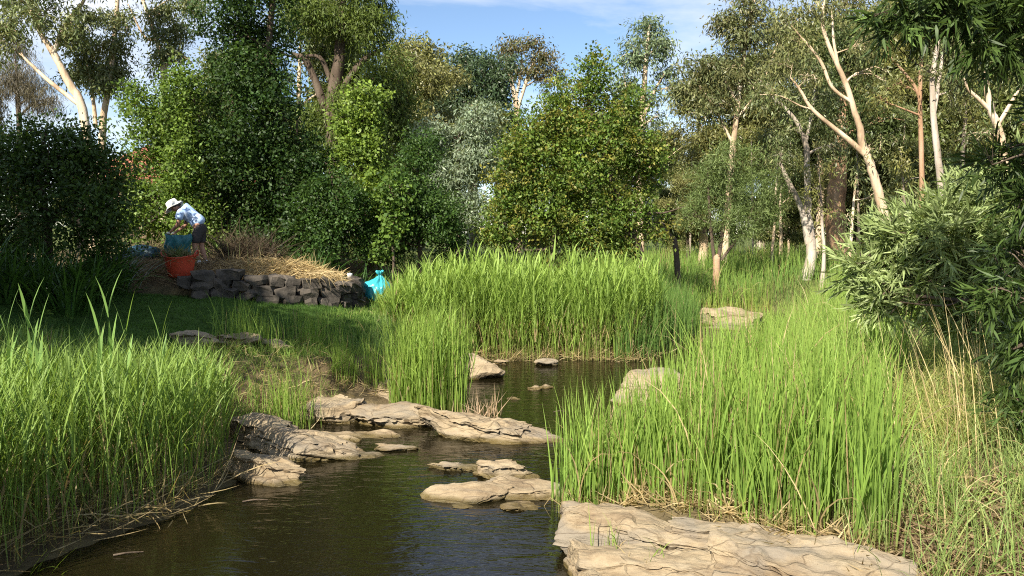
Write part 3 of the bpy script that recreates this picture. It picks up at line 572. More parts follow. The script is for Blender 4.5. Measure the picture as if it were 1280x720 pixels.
# --- far gums in the middle
tree('gum_tree', 'rounded olive gum far behind the silver tree', 'tree', 46, [[(525, 330, .3), (528, 150, .2), (525, 80, .1)]], [(515, 66, 26, 20), (540, 84, 24, 22), (530, 118, 36, 32), (505, 90, 18, 26), (550, 130, 26, 26)], 114, 150, .5, 26, .24, .08, OLV, .7, .3, .35, M_gumgrey, M_gumleaf)
tree('gum_tree', 'dark green twin-headed gum standing far behind the silver tree', 'tree', 43, [[(590, 330, .3), (592, 170, .2), (600, 110, .1)]], [(575, 72, 16, 15), (606, 88, 28, 26), (585, 108, 26, 22), (622, 108, 18, 26), (565, 130, 28, 26), (612, 140, 24, 30), (635, 170, 24, 30)], 115, 190, .45, 26, .21, .07, ((.06, .10, .045), (.085, .125, .055)), .7, .3, .35, M_gumgrey, M_gumleaf)
tree('gum_tree', 'thin-crowned brownish gum with bare white limbs on the skyline', 'tree', 50, [[(648, 330, .25), (646, 150, .18), (640, 105, .12), (632, 70, .07)], [(646, 140, .12), (660, 95, .09), (672, 65, .05)], [(646, 120, .08), (652, 80, .06), (650, 58, .03)]], [(635, 66, 20, 14), (660, 60, 20, 12), (682, 76, 18, 14), (668, 92, 16, 12), (640, 88, 12, 10), (690, 100, 16, 18)], 116, 75, .5, 20, .22, .07, RUST, .8, .2, .2, M_gum, M_gumleaf, ntw=10)
tree('ash_tree', 'broad bright green ash with yellowing leaves, centre of the far bank', 'tree', 22, [[(803, 335, .14), (790, 290, .12), (765, 230, .1), (740, 150, .06), (735, 90, .03)], [(690, 335, .1), (695, 260, .08), (700, 180, .04)], [(785, 280, .06), (806, 268, .04), (830, 266, .022), (856, 258, .006)]],
     [(722, 128, 42, 44), (700, 182, 55, 44), (768, 180, 44, 52), (655, 218, 44, 46), (712, 235, 60, 44), (640, 275, 34, 40), (700, 290, 62, 38), (770, 262, 44, 46), (742, 88, 24, 26), (655, 168, 26, 26), (800, 225, 26, 30), (620, 300, 26, 24), (757, 305, 40, 24), (812, 285, 24, 18), (690, 140, 26, 22), (785, 145, 30, 34), (815, 190, 22, 28), (672, 190, 30, 30)], 117, 390, .24, 25, .095, .05,
     ((.11, .18, .03), (.14, .215, .035), (.085, .15, .026), (.17, .23, .045), (.24, .22, .045)), .25)
tree('gum_tree', 'airy blue-green gum with a slender trunk showing right of the big ash', 'tree', 35, [[(800, 325, .2), (799, 250, .17), (803, 140, .13), (808, 70, .09), (812, 30, .04)], [(803, 150, .07), (820, 110, .05), (836, 84, .03)], [(801, 180, .06), (785, 130, .04), (780, 90, .03)], [(800, 215, .04), (830, 200, .025), (852, 184, .006)]],
     [(806, 42, 26, 17), (790, 66, 20, 18), (824, 62, 16, 18), (832, 92, 15, 13), (782, 104, 18, 18), (815, 118, 12, 14), (778, 142, 18, 16), (822, 150, 11, 14), (843, 112, 11, 11), (795, 165, 14, 12)], 118, 190, .36, 24, .19, .055, ((.15, .205, .10), (.185, .23, .12), (.12, .17, .08)), .9, .2, .25, M_gum, M_gumleaf)
tree('gum_tree', 'ragged olive gum leaning out over the gap of sky right of the ash', 'tree', 34, [[(905, 325, 0.1650), (915, 200, 0.1275), (925, 110, 0.0900), (935, 40, 0.0600), (950, -30, 0.0375)], [(916, 180, 0.0675), (890, 130, 0.0450), (868, 100, 0.0300)], [(922, 130, 0.0600), (900, 90, 0.0375), (885, 75, 0.0225)], [(920, 150, 0.0600), (950, 110, 0.0450), (970, 60, 0.0300)]],
     [(872, 84, 24, 16), (862, 112, 18, 14), (902, 92, 26, 22), (922, 58, 30, 26), (938, 108, 26, 22), (892, 132, 24, 18), (940, 20, 34, 24), (978, 50, 30, 28), (905, 30, 16, 16), (965, 90, 24, 20), (870, 150, 14, 14), (955, -30, 50, 24)], 119, 150, .42, 24, .2, .055, ((.16, .185, .07), (.20, .205, .085), (.18, .165, .065), (.13, .16, .065)), .9, .2, .25, M_gum, M_gumleaf)
tree('wattle_tree', 'feathery rounded wattle with multiple thin stems behind the far reeds', 'tree', 27.5, [[(898, 325, .07), (905, 280, .06), (915, 230, .03)], [(893, 325, .06), (888, 280, .05), (885, 230, .03)], [(902, 325, .05), (930, 285, .04), (945, 250, .02)]],
     [(918, 208, 40, 32), (896, 245, 40, 36), (945, 246, 34, 34), (885, 215, 22, 24), (920, 278, 44, 24), (960, 270, 20, 24), (868, 270, 20, 22)], 120, 420, .25, 30, .15, .018, ((.15, .21, .07), (.19, .245, .085), (.12, .17, .05)), .5, .4, .45)
# --- the pale gums on the right
tree('gum_tree', 'great cream-barked gum with a leaning forked trunk and peeling bark', 'tree', 24, [[(1115, 318, 0.1728), (1104, 265, 0.1368), (1090, 212, 0.1224), (1078, 180, 0.1044), (1075, 160, 0.0936), (1068, 139, 0.0828), (1059, 109, 0.0720), (1044, 75, 0.0612), (1034, 52, 0.0540), (1028, 25, 0.0432), (1035, -20, 0.0216)],
     [(1084, 196, 0.0864), (1062, 176, 0.0792), (1040, 158, 0.0648), (1014, 135, 0.0504), (1000, 112, 0.0396), (988, 97, 0.0216)], [(1064, 128, 0.0504), (1040, 109, 0.0468), (1027, 79, 0.0432), (1010, 56, 0.0360), (987, 30, 0.0216)], [(1048, 82, 0.0432), (1042, 50, 0.0360), (1040, 10, 0.0252)], [(1016, 137, 0.0288), (1000, 132, 0.0216), (975, 120, 0.0144), (950, 118, 0.0086)]],
     [(988, 30, 30, 22), (1020, 8, 34, 20), (1060, 10, 30, 22), (985, 78, 24, 18), (1010, 96, 18, 14), (1088, 190, 16, 13), (1000, 52, 20, 16), (1075, 60, 20, 18), (1035, -30, 50, 26), (965, 112, 18, 14), (1092, 90, 20, 18)], 121, 170, .32, 22, .15, .035, ((.18, .19, .065), (.22, .22, .085), (.14, .165, .06)), 1.0, .2, .2, M_gum, M_gumleaf, ntw=9)
tree('gum_tree', 'white-barked gum with a twisted upper trunk beside a leaning grey limb', 'tree', 28, [[(1014, 318, 0.1716), (1010, 262, 0.1248), (1009, 205, 0.1014), (1006, 176, 0.0858), (992, 147, 0.0624), (966, 122, 0.0468), (945, 112, 0.0234)], [(1010, 305, 0.1014), (1002, 262, 0.0936), (988, 232, 0.0858), (975, 205, 0.0468)], [(1007, 180, 0.0546), (1015, 140, 0.0468), (1020, 100, 0.0312)]],
     [(962, 122, 26, 20), (985, 160, 22, 20), (1022, 120, 24, 20), (1030, 150, 22, 20), (975, 195, 18, 16), (1040, 190, 22, 20), (1005, 82, 20, 16)], 122, 170, .34, 22, .16, .04, GUM, .9, .2, .25, M_gumgrey, M_gumleaf)
tree('gum_tree', 'slim tan-barked gum with a side limb reaching over the clearing', 'tree', 26, [[(1156, 315, 0.1125), (1153, 262, 0.0825), (1152, 200, 0.0750), (1150, 118, 0.0638), (1152, 60, 0.0450), (1150, 0, 0.0225)], [(1150, 124, 0.0525), (1142, 106, 0.0488), (1126, 86, 0.0413), (1104, 62, 0.0225)]],
     [(1110, 60, 24, 18), (1140, 40, 26, 22), (1120, 110, 20, 18), (1170, 40, 26, 24), (1150, 0, 44, 26), (1098, 130, 18, 16)], 123, 180, .32, 22, .16, .04, OLV, .9, .2, .25, M_ochre, M_gumleaf)
tree('gum_tree', 'straight smooth grey gum trunk next to the slim tan gum', 'tree', 25, [[(1184, 315, 0.1425), (1179, 262, 0.1125), (1173, 200, 0.0975), (1167, 150, 0.0900), (1166, 95, 0.0750), (1172, 55, 0.0600), (1175, 0, 0.0375)], [(1168, 140, 0.0600), (1174, 100, 0.0525), (1178, 70, 0.0375)]],
     [(1185, 60, 26, 22), (1200, 110, 22, 20), (1190, 10, 40, 28), (1160, 90, 16, 14)], 124, 180, .32, 22, .16, .04, GUM, .9, .2, .25, M_gumgrey, M_gumleaf)
tree('gum_tree', 'cream gum forking widely behind the overhanging wattle', 'tree', 23, [[(1262, 318, 0.1500), (1256, 200, 0.1125), (1246, 157, 0.0975), (1238, 135, 0.0900), (1232, 94, 0.0675), (1236, 50, 0.0450)], [(1240, 140, 0.0600), (1225, 125, 0.0525), (1210, 110, 0.0450), (1199, 82, 0.0300)], [(1246, 158, 0.0600), (1258, 138, 0.0525), (1270, 118, 0.0450), (1284, 100, 0.0375)]],
     [(1225, 60, 26, 22), (1260, 60, 30, 24), (1205, 80, 18, 16), (1290, 90, 26, 24), (1240, 20, 40, 26), (1225, 170, 18, 16)], 125, 190, .32, 22, .15, .04, GUM, .9, .2, .25, M_gum, M_gumleaf)
tree('gum_tree', 'thin grey sapling gum standing among the thick right bank gums', 'tree', 29, [[(1203, 315, .09), (1203, 200, .07), (1208, 130, .06), (1206, 70, .03)]], [(1206, 130, 22, 22), (1215, 170, 22, 24), (1200, 90, 24, 20)], 126, 180, .34, 22, .17, .045, OLV, .8, .2, .25, M_gumgrey, M_gumleaf)
tree('gum_tree', 'stout rough ochre-barked gum trunk deep among the right bank trees', 'tree', 31, [[(1046, 318, .42), (1044, 270, .36), (1048, 200, .3), (1055, 120, .2), (1060, 50, .1)]],
     [(1050, 110, 34, 30), (1075, 150, 30, 26), (1030, 150, 24, 24), (1065, 60, 34, 30), (1100, 160, 26, 24)], 127, 180, .36, 24, .18, .05, ((.07, .10, .03), (.10, .13, .04)), .8, .2, .3, M_ochre, M_gumleaf)
# thin saplings and slim stems among the gums
slim = np.random.default_rng(500)
for k, (px, D, top, lean) in enumerate([(965, 30, 190, 8), (1030, 27, 215, -6), (1062, 26, 222, 8), (1075, 33, 150, -5), (1125, 31, 150, 6), (1135, 27, 205, -8), (1098, 36, 120, 4), (1215, 34, 110, -4), (985, 37, 150, 4), (862, 38, 200, 3), (1120, 29, 230, 10), (942, 40, 170, -3)]):
    lb = ('cream-stemmed thin gum sapling with grey-green leaves', 'grey-stemmed thin gum sapling with olive leaves')[k % 2] + ' among the big right bank gums'
    tree('gum_sapling', lb, 'tree', D, [[(px, 320, .06), (px + lean * .3, 290, .05), (px + lean * .6, (top + 290) / 2, .042), (px + lean, top, .02)]],
         [(px + lean, top - 4, 16, 16), (px + lean + slim.normal() * 12, top + 24, 14, 14), (px + lean + slim.normal() * 10, top + 50, 12, 12)], 510 + k, 130, .3, 20, .17, .04, [GUM, OLV][k % 2], .9, .2, .2, [M_gum, M_gumgrey][k % 2], M_gumleaf, 'thin gum saplings on the right bank', ntw=5)

# --- wood behind: three tree shapes copied along the skyline
def back_tree(seed, cols, h=11, w=4.2):
    rg = np.random.default_rng(seed); root = thing('gum_tree', 'gum in the dense olive wood behind everything', 'tree', (0, 0, 0), 'gums of the wood behind')
    mt = MB(); P = catmull([(0, 0, -.3), (rg.normal() * .2, 0, h * .3), (rg.normal() * .6, rg.normal() * .4, h * .6), (rg.normal() * .8, 0, h * .9)], 5); Rr = np.linspace(.24, .05, len(P)); tube(mt, P, Rr, 8, .15, seed)
    bl = []
    for k in range(13):
        z = rg.uniform(.14, 1) * h; a = rg.uniform(0, 6.28); q = w * .62 * math.sqrt(max(.12, 1 - ((z / h - .5) / .6) ** 2)) * rg.uniform(.3, 1)
        bl.append((np.array([math.cos(a) * q, math.sin(a) * q, z]), np.array([1.25, 1.25, .95]) * rg.uniform(.7, 1.35)))
    mc = MB(); cen = crown(rg, mc, bl, 120, .5, 24, .24, .075, cols, .8, .3, .25); branchset(rg, mt, P, Rr, bl, cen, 5)
    obj('trunk', mt.mesh('trunk', [M_gum, M_gumgrey, M_bark][seed % 3], (0, 0, 0), True), root); obj('crown', mc.mesh('crown', M_gumleaf), root); return root
protos = [back_tree(601, ((.13, .155, .045), (.165, .185, .06), (.105, .13, .04))), back_tree(602, ((.19, .19, .06), (.22, .21, .075), (.15, .16, .05))), back_tree(603, ((.115, .15, .042), (.15, .18, .058), (.18, .185, .06)))]
bk = np.random.default_rng(9)
spots = [(845, 52, .62, 200), (880, 44, .8, 0), (915, 48, .8, 0), (950, 45, .95, 0), (985, 43, 1.0, 0), (1020, 40, .95, 0), (1050, 44, 1.05, 0), (1085, 39, 1.0, 0), (1120, 41, 1.05, 0), (1150, 38, 1.0, 0), (1185, 40, 1.05, 0), (1220, 36, 1.0, 0), (1260, 38, 1.1, 0), (1300, 34, 1.1, 0),
         (1340, 30, 1.1, 0), (820, 58, .55, 0), (780, 55, .8, 0), (740, 48, .7, 0), (700, 46, .65, 0), (660, 44, .55, 0), (620, 40, .6, 0), (560, 38, .6, 0), (500, 36, .75, 0), (450, 38, .85, 0), (300, 34, .75, 0), (250, 38, .6, 0), (380, 36, .9, 0), (40, 50, .5, 0), (-40, 44, .8, 0), (100, 54, .5, 0), (180, 56, .42, 0), (860, 34, .35, 0), (975, 33, .4, 0), (1140, 31, .45, 0), (1070, 34, .5, 0), (1230, 30, .45, 0), (840, 40, .3, 0)]
for k, (px, D, s, _) in enumerate(spots):
    o = protos[k % 3] if k < 3 else copy_tree(protos[k % 3])
    look = ('dull green gum with grey trunk', 'yellow-olive gum with dark trunk', 'fresh green gum with cream trunk')[k % 3]
    o['label'] = ('low young ' if s < .52 else 'full-grown ') + look + ' in the dense wood behind everything'
    x = (px - 640) / F * D; o.location = (x, D, float(hz(x, D))); o.rotation_euler = (0, 0, bk.uniform(0, 6.28)); o.scale = (s * bk.uniform(.95, 1.15),) * 2 + (s,)
# trees off to the left whose shade lies over the left bank
def shade_tree(label, x, y, h, w, seed, lo=.3):
    rg = np.random.default_rng(seed); zb = float(hz(x, y)); root = thing('shade_tree', label, 'tree', (x, y, zb))
    mt = MB(); P = catmull([(0, 0, -.2), (.1, .1, h * .35), (-.1, .2, h * .85)], 6); Rr = np.linspace(.26, .06, len(P)); tube(mt, P, Rr, 8, .15, seed)
    bl = []
    for k in range(12):
        z = rg.uniform(lo, .92) * h; a = rg.uniform(0, 6.28); q = w * .6 * rg.uniform(.1, 1); bl.append((np.array([math.cos(a) * q, math.sin(a) * q, z]), np.array([1.3, 1.3, 1.0]) * rg.uniform(.8, 1.2) * w / 3))
    mc = MB(); cen = crown(rg, mc, bl, 110, .45, 24, .2, .1, DK, .3, .5, .3); branchset(rg, mt, P, Rr, bl, cen, 4)
    obj('trunk', mt.mesh('trunk', M_bark, (0, 0, 0), True), root); obj('crown', mc.mesh('crown', M_leaf), root)
SHADE = [('broad leafy tree shading the lawn', -9.1, 5.3, 8.6, 2.7, 701), ('leafy tree shading the left shrub', -10.6, 9.6, 7.2, 2.6, 702), ('leafy tree shading the lilies', -11.6, 7.0, 7.6, 2.4, 704)]
for a in SHADE: shade_tree(*a)

# --- wattles with long narrow leaves on the right bank
NW = ((.25, .315, .12), (.30, .37, .15), (.20, .26, .09), (.33, .39, .17))
tree('wattle_shrub', 'bushy long-leaved wattle catching the sun above the right bank grass', 'shrub', 8.6, [[(1290, 520, .07), (1270, 420, .06), (1215, 330, .04)], [(1300, 500, .06), (1310, 380, .05), (1320, 280, .03)]],
     [(1185, 296, 62, 36), (1118, 318, 44, 32), (1245, 268, 60, 36), (1275, 310, 50, 46), (1150, 362, 54, 34), (1222, 350, 50, 40), (1076, 336, 28, 24), (1310, 250, 56, 56), (1130, 290, 40, 18), (1215, 245, 40, 18), (1180, 268, 40, 16), (1200, 392, 44, 26), (1100, 372, 30, 26), (1260, 390, 44, 40)], 131, 1350, .15, 18, .15, .019, NW, -.05, .6, .4, M_bark, M_near, rib=True, ntw=9)
NWD = ((.055, .095, .022), (.08, .125, .03), (.04, .07, .016))
tree('wattle_tree', 'overhanging long-leaved wattle drooping into view at the right edge', 'tree', 6.2, [[(1500, 560, .11), (1480, 300, .1), (1440, 100, .08), (1380, -10, .05)], [(1440, 110, .05), (1340, 30, .035), (1220, 15, .02), (1120, 10, .01)], [(1470, 260, .03), (1390, 205, .02), (1300, 190, .011), (1240, 206, .004)], [(1480, 350, .05), (1400, 370, .035), (1300, 390, .02)]],
     [(1180, 12, 62, 30, -.4), (1245, 45, 50, 42, -.4), (1120, 22, 36, 22, -.4), (1290, 20, 50, 60, -.3), (1262, 205, 44, 26, .2), (1290, 250, 40, 30, .2), (1258, 372, 40, 30, .3), (1285, 430, 34, 40, .3), (1270, 320, 30, 24, .3), (1350, 150, 60, 80, 0), (1230, -40, 90, 40, -.3), (1270, 510, 30, 30, .3)], 132, 1350, .13, 20, .12, .016, NWD, .45, .3, .3, M_bark, M_near, rib=True, ntw=10)

# dark snag and small stump behind the far reeds
def snag(name, label, D, path, mat, sides=8):
    mb = MB(); pts = [at(a, b, D) for a, b, r in path]; pts[0][2] = float(hz(pts[0][0], pts[0][1])) - .1; P = catmull(pts, 5); tube(mb, P, np.interp(np.linspace(0, 1, len(P)), np.linspace(0, 1, len(path)), [r for *_, r in path]), sides, .25, 5)
    tube(mb, [P[-1], P[-1] + np.array([0, 0, .02])], [path[-1][2], .005], sides)
    base = pts[0].copy(); return tag(obj(name, mb.mesh(name, mat, base, True), None, base), label, 'dead wood')
snag('tree_snag', 'blackened leaning snag in front of the far trees', 25, [(850, 325, .10), (845, 310, .08), (838, 296, .065), (828, 282, .05), (832, 270, .02)], M_bark)
snag('tree_stump', 'short orange-brown stump at the back of the far reeds', 27, [(895, 326, .14), (896, 324, .11), (898, 322, .05)], M_ochre)
snag('tree_stump', 'golden bark stub standing behind the feathery wattle', 34, [(879, 318, .22), (879, 305, .2), (878, 292, .19)], M_gum)

# ------------------------------------------------------------------ house far behind the left bank
hr = thing('house', 'red-roofed brick house glimpsed between the left bank trees', 'house', (-20.5, 50, 2.0))
def boxm(name, x0, x1, y0, y1, z0, z1, mat, parent):
    v = [(x, y, z) for x in (x0, x1) for y in (y0, y1) for z in (z0, z1)]
    q = [(0, 1, 3, 2), (4, 6, 7, 5), (0, 4, 5, 1), (2, 3, 7, 6), (0, 2, 6, 4), (1, 5, 7, 3)]
    return obj(name, mesh_np(name, v, q, mat), parent)
M_brick = noise_mat('brick', [(.34, .20, .15), (.45, .29, .22)], (3, 3, 9), 4, .9, .3, 20); M_tile = noise_mat('roof_tile', [(.30, .09, .06), (.42, .15, .10)], (2, 2, 6), 4, .8, .4, 12)
M_glass = plain('window_glass', (.05, .06, .07), .1, .5); M_white = plain('white_paint', (.7, .69, .66), .5)
boxm('wall', -5.5, 5.5, 0, 7, -.6, 3.4, M_brick, hr)
rv = [(-6, -.5, 3.35), (6, -.5, 3.35), (6, 7.5, 3.35), (-6, 7.5, 3.35), (-2.6, 3.5, 6.0), (2.6, 3.5, 6.0), (-6, -.5, 3.5), (6, -.5, 3.5), (6, 7.5, 3.5), (-6, 7.5, 3.5)]
roof = obj('roof', mesh_np('roof', rv, [(0, 1, 7, 6), (1, 2, 8, 7), (2, 3, 9, 8), (3, 0, 6, 9), (6, 7, 5, 4), (8, 9, 4, 5), (7, 8, 5, 5), (9, 6, 4, 4)][:6], M_tile), hr)
for tri in ((7, 8, 5), (9, 6, 4)):
    obj('hip', mesh_np('hip', [rv[i] for i in tri], [(0, 1, 2)], M_tile), roof)
boxm('chimney', 1.2, 1.9, 3.2, 3.9, 5.2, 7.0, M_brick, roof)
for x in (-3, .2, 3.2):
    w_ = boxm('window', x - .7, x + .7, -.06, .05, 1.0, 2.3, M_white, hr); boxm('pane', x - .6, x + .6, -.08, -.063, 1.1, 2.2, M_glass, w_)

# ------------------------------------------------------------------ reeds and grasses
def in_poly(rg, poly, n):
    poly = np.asarray(poly, float); lo, hi = poly.min(0), poly.max(0); out = np.zeros((0, 2))
    while len(out) < n:
        p = rg.uniform(lo, hi, (n * 2, 2)); out = np.vstack([out, p[sdist(p[:, 0], p[:, 1], poly) > 0]])
    return out[:n]
def clump_pts(rg, poly, n, per, sp):
    c = in_poly(rg, poly, max(1, n // per)); return np.repeat(c, per, 0) + rg.normal(size=(len(c) * per, 2)) * sp
def base3(p, sink=.03, zmin=-.06): return np.stack([p[:, 0], p[:, 1], np.maximum(hz(p[:, 0], p[:, 1]), zmin) - sink], -1)
def jit(rg, cols, n, j=.15): return vary(rg, cols, n, j)
RD = ((.18, .27, .045), (.22, .315, .055), (.145, .22, .04)); RDEEP = ((.085, .165, .035), (.065, .13, .033), (.11, .19, .04)); TIP = ((.27, .36, .07), (.22, .32, .06))
DRY = ((.42, .32, .16), (.35, .26, .13), (.50, .40, .22)); BASE = np.array([.33, .30, .12])
def hcap(p, a, y0, slope, lo=.25):
    """plant height: taller on low wet ground, shorter up the bank"""
    return np.clip(a - slope * (p[:, 1] - y0) - hz(p[:, 0], p[:, 1]), lo, None)
BRIGHTEN = np.array([1.10, 1.13, 1.2])      # extra brightness put into reed and grass colours instead of the exposure
def reeds(mb, rg, pts, h, cols, tips, nl=7, ll=.42, lw=.017, spread=.45, wind=0.0, leafbend=.9, sw=.008):
    """phragmites: an upright stem with alternate arching leaves"""
    n = len(pts); b = base3(pts); az = rg.uniform(0, 6.28, n); H = h * rg.uniform(.72, 1.12, n) * (1 + .12 * noise(np.stack([pts[:, 0] * 1.3, pts[:, 1] * 1.3, 0 * pts[:, 0]], -1), 31))
    lean = rg.normal(size=n) * .07; c = jit(rg, cols, n) * BRIGHTEN; tt = jit(rg, tips, n) * BRIGHTEN
    ctr, ang = ribbons(mb, b, az, H, sw, lean, rg.normal(size=n) * .10, 5, rg.uniform(0, 3.1, n), c * .9, tt, c0=BASE, c0t=.28, belly=1)
    for k in range(nl):
        f = .25 + .74 * (k + rg.uniform(-.3, .3, n)) / nl; f = np.clip(f, .12, .99) * 5; i0 = np.minimum(f.astype(int), 4); fr = (f - i0)[:, None]
        p = ctr[np.arange(n), i0] * (1 - fr) + ctr[np.arange(n), i0 + 1] * fr
        la = az + np.pi * (k % 2) + rg.normal(size=n) * .7; ft = f / 5
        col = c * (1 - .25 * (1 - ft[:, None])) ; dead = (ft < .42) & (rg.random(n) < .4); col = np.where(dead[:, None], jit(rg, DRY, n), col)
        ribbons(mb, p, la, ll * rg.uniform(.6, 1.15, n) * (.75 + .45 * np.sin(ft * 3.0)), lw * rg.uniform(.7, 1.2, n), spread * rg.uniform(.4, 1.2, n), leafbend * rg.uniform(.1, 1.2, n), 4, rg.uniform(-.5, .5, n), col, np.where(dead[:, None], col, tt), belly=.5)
def typha(mb, rg, pts, h, cols, tips, w=.013, lean=.10, bend=.22, nseg=5, dead=.06, c0=BASE, c0t=.2, hv=(.45, 1.15)):
    n = len(pts); b = base3(pts); H = h * rg.uniform(*hv, n) * (1 + .14 * noise(np.stack([pts[:, 0] * 1.1, pts[:, 1] * 1.1, 0 * pts[:, 0]], -1), 32)); c = jit(rg, cols, n) * BRIGHTEN; tt = jit(rg, tips, n) * BRIGHTEN
    dd = (rg.random(n) < dead)[:, None]; dc = jit(rg, DRY, n); c = np.where(dd, dc, c); tt = np.where(dd, dc, tt)
    ribbons(mb, b, rg.uniform(0, 6.28, n), H, w * rg.uniform(.6, 1.25, n), np.abs(rg.normal(size=n)) * lean * np.where(rg.random(n) < .12, 2.4, 1), np.abs(rg.standard_t(3, n)).clip(0, 5) * bend * (1 + 2 * dd[:, 0]), nseg, rg.uniform(0, 3.1, n), c, tt, p=2.0, belly=.6, c0=c0, c0t=c0t)
def litter(mb, rg, pts, L=.35, w=.009, z=.05, cols=DRY, up=.5):
    n = len(pts); b = base3(pts, -.01); b[:, 2] += rg.random(n) * z
    ribbons(mb, b, rg.uniform(0, 6.28, n), L * rg.uniform(.4, 1.3, n), w * rg.uniform(.6, 1.3, n), 1.55 - np.abs(rg.normal(size=n)) * up, rg.normal(size=n) * .35, 3, rg.uniform(0, 3.1, n), jit(rg, cols, n, .2), belly=.8)
def stand(name, label, mb, mat=None, cat='reeds'):
    return tag(obj(name, mb.mesh(name, mat or M_reed)), label, cat, kind='stuff')
W2 = lambda pp: np.array([on(a, b, 0)[:2] for a, b in pp])

rg = np.random.default_rng(201); mb = MB()          # left bank
PL = [(-4.1, 4.6), (-3.85, 5.3), (-3.52, 6.35), (-3.0, 7.2), (-2.85, 8.0), (-3.05, 8.9), (-3.4, 9.7), (-4.6, 10.3), (-6.6, 10.3), (-7.2, 9), (-6, 4.6)]
pp = in_poly(rg, PL, 1750); reeds(mb, rg, pp, hcap(pp, 1.38, 6, .13, .25), ((.16, .25, .045), (.20, .29, .055), (.125, .205, .04)), ((.25, .34, .08), (.21, .30, .07)), 8, .50, .016, .33, leafbend=.8)
pp = in_poly(rg, PL, 3000); typha(mb, rg, pp, hcap(pp, 1.40, 6, .13, .3), ((.145, .24, .045), (.18, .27, .055)), TIP, .010, .12, .45)
edge = in_poly(rg, [(-4.0, 5.4), (-3.5, 6.3), (-2.85, 7.2), (-2.75, 8.2), (-3.1, 8.6), (-3.4, 7.6), (-4.3, 6.2)], 420); litter(mb, rg, edge, .5, .009, .10)
stand('reed_bed', 'thick stand of tall reeds filling the shaded left bank', mb)
rg = np.random.default_rng(202); mb = MB()          # a few tall flag leaves above the left reeds
for px, top, D in ((8, 400, 7.2), (40, 385, 7.4), (118, 395, 7.6), (140, 368, 7.8), (160, 400, 7.6), (48, 410, 7.3), (200, 412, 8.2)):
    t_ = at(px, top, D); p = np.array([[t_[0], t_[1]]]); b = base3(p); Ht = t_[2] - b[0, 2] - .1
    ct, an = ribbons(mb, b, np.array([rg.uniform(0, 6.28)]), Ht, .011, .02, .03, 5, 0, [(.15, .26, .06)], belly=1)
    for k in range(6):
        i = 2 + k // 2; ribbons(mb, ct[:, min(i, 5)] + np.array([0, 0, .05 * k]), np.array([k * 2.6 + rg.normal() * .3]), .42, .034, .18, .35 * rg.random() + .1, 4, rg.uniform(-.4, .4), [(.20, .33, .09)], [(.24, .38, .11)], belly=.4)
stand('reed_shoots', 'broad-leaved pale reed shoots standing above the left reeds', mb)

def tuft(label, px, py, wpx, n, h, seed, w=.010, dpt=.25, deep=False, lit=40):
    rg = np.random.default_rng(seed); c = on(px, py, 0); mb = MB(); hw = wpx / 2 * c[1] / F
    p = np.stack([c[0] + rg.normal(size=n) * hw * .55, c[1] + dpt + rg.normal(size=n) * dpt * .6], -1)
    typha(mb, rg, p, h, RDEEP if deep else RD, TIP, w, .10, .35)
    litter(mb, rg, np.stack([c[0] + rg.normal(size=lit) * hw * .6, c[1] + rg.normal(size=lit) * dpt * .5], -1), .25)
    return tag(obj('reed_tuft', mb.mesh('reed_tuft', M_reed)), label, 'reeds', kind='stuff')
tuft('sparse reed tuft rising from the brown slab', 358, 540, 56, 230, .95, 211, .009, .2)
tuft('short bright reed tuft on the squarish sandstone block', 428, 506, 34, 130, .62, 212, .009, .12)
tuft('thin reed tuft on the half hidden ledge', 468, 505, 26, 120, .85, 213, .009, .15)
tuft('small dark reed tuft at the shaded lawn edge', 300, 505, 70, 260, .8, 214, .009, .5)
tuft('loose reed tuft under the lawn beside the ledge', 385, 488, 60, 230, .7, 215, .009, .35)
rg = np.random.default_rng(220); mb = MB()          # tall tuft on the ledge, in the middle
PT = [(-1.68, 11.35), (-1.1, 11.1), (-.65, 11.35), (-.62, 12.0), (-1.0, 12.3), (-1.55, 12.2), (-1.72, 11.8)]
typha(mb, rg, in_poly(rg, PT, 1150), 1.32, RD, TIP, .012, .05, .12); reeds(mb, rg, in_poly(rg, PT, 130), 1.35, RD, TIP, 7, .4, .013, .3)
litter(mb, rg, in_poly(rg, PT, 150), .3)
stand('reed_bed', 'tall dense reed tuft growing on the rock ledge in midstream', mb)
rg = np.random.default_rng(221); mb = MB()          # broken stubs
c = on(602, 524, 0); n = 60
b = np.stack([c[0] + rg.normal(size=n) * .16, c[1] + .15 + rg.normal(size=n) * .12, np.full(n, -.05)], -1)
ribbons(mb, b, rg.choice([0.2, 2.9], n) + rg.normal(size=n) * .5, rg.uniform(.2, .55, n), .012, np.abs(rg.normal(size=n)) * .35, rg.normal(size=n) * .2, 2, rg.uniform(0, 3, n), jit(rg, ((.42, .30, .18), (.36, .25, .15), (.48, .36, .24)), n), belly=1)
stand('reed_stubs', 'broken dry brown reed stubs at the end of the ledge', mb, M_straw)

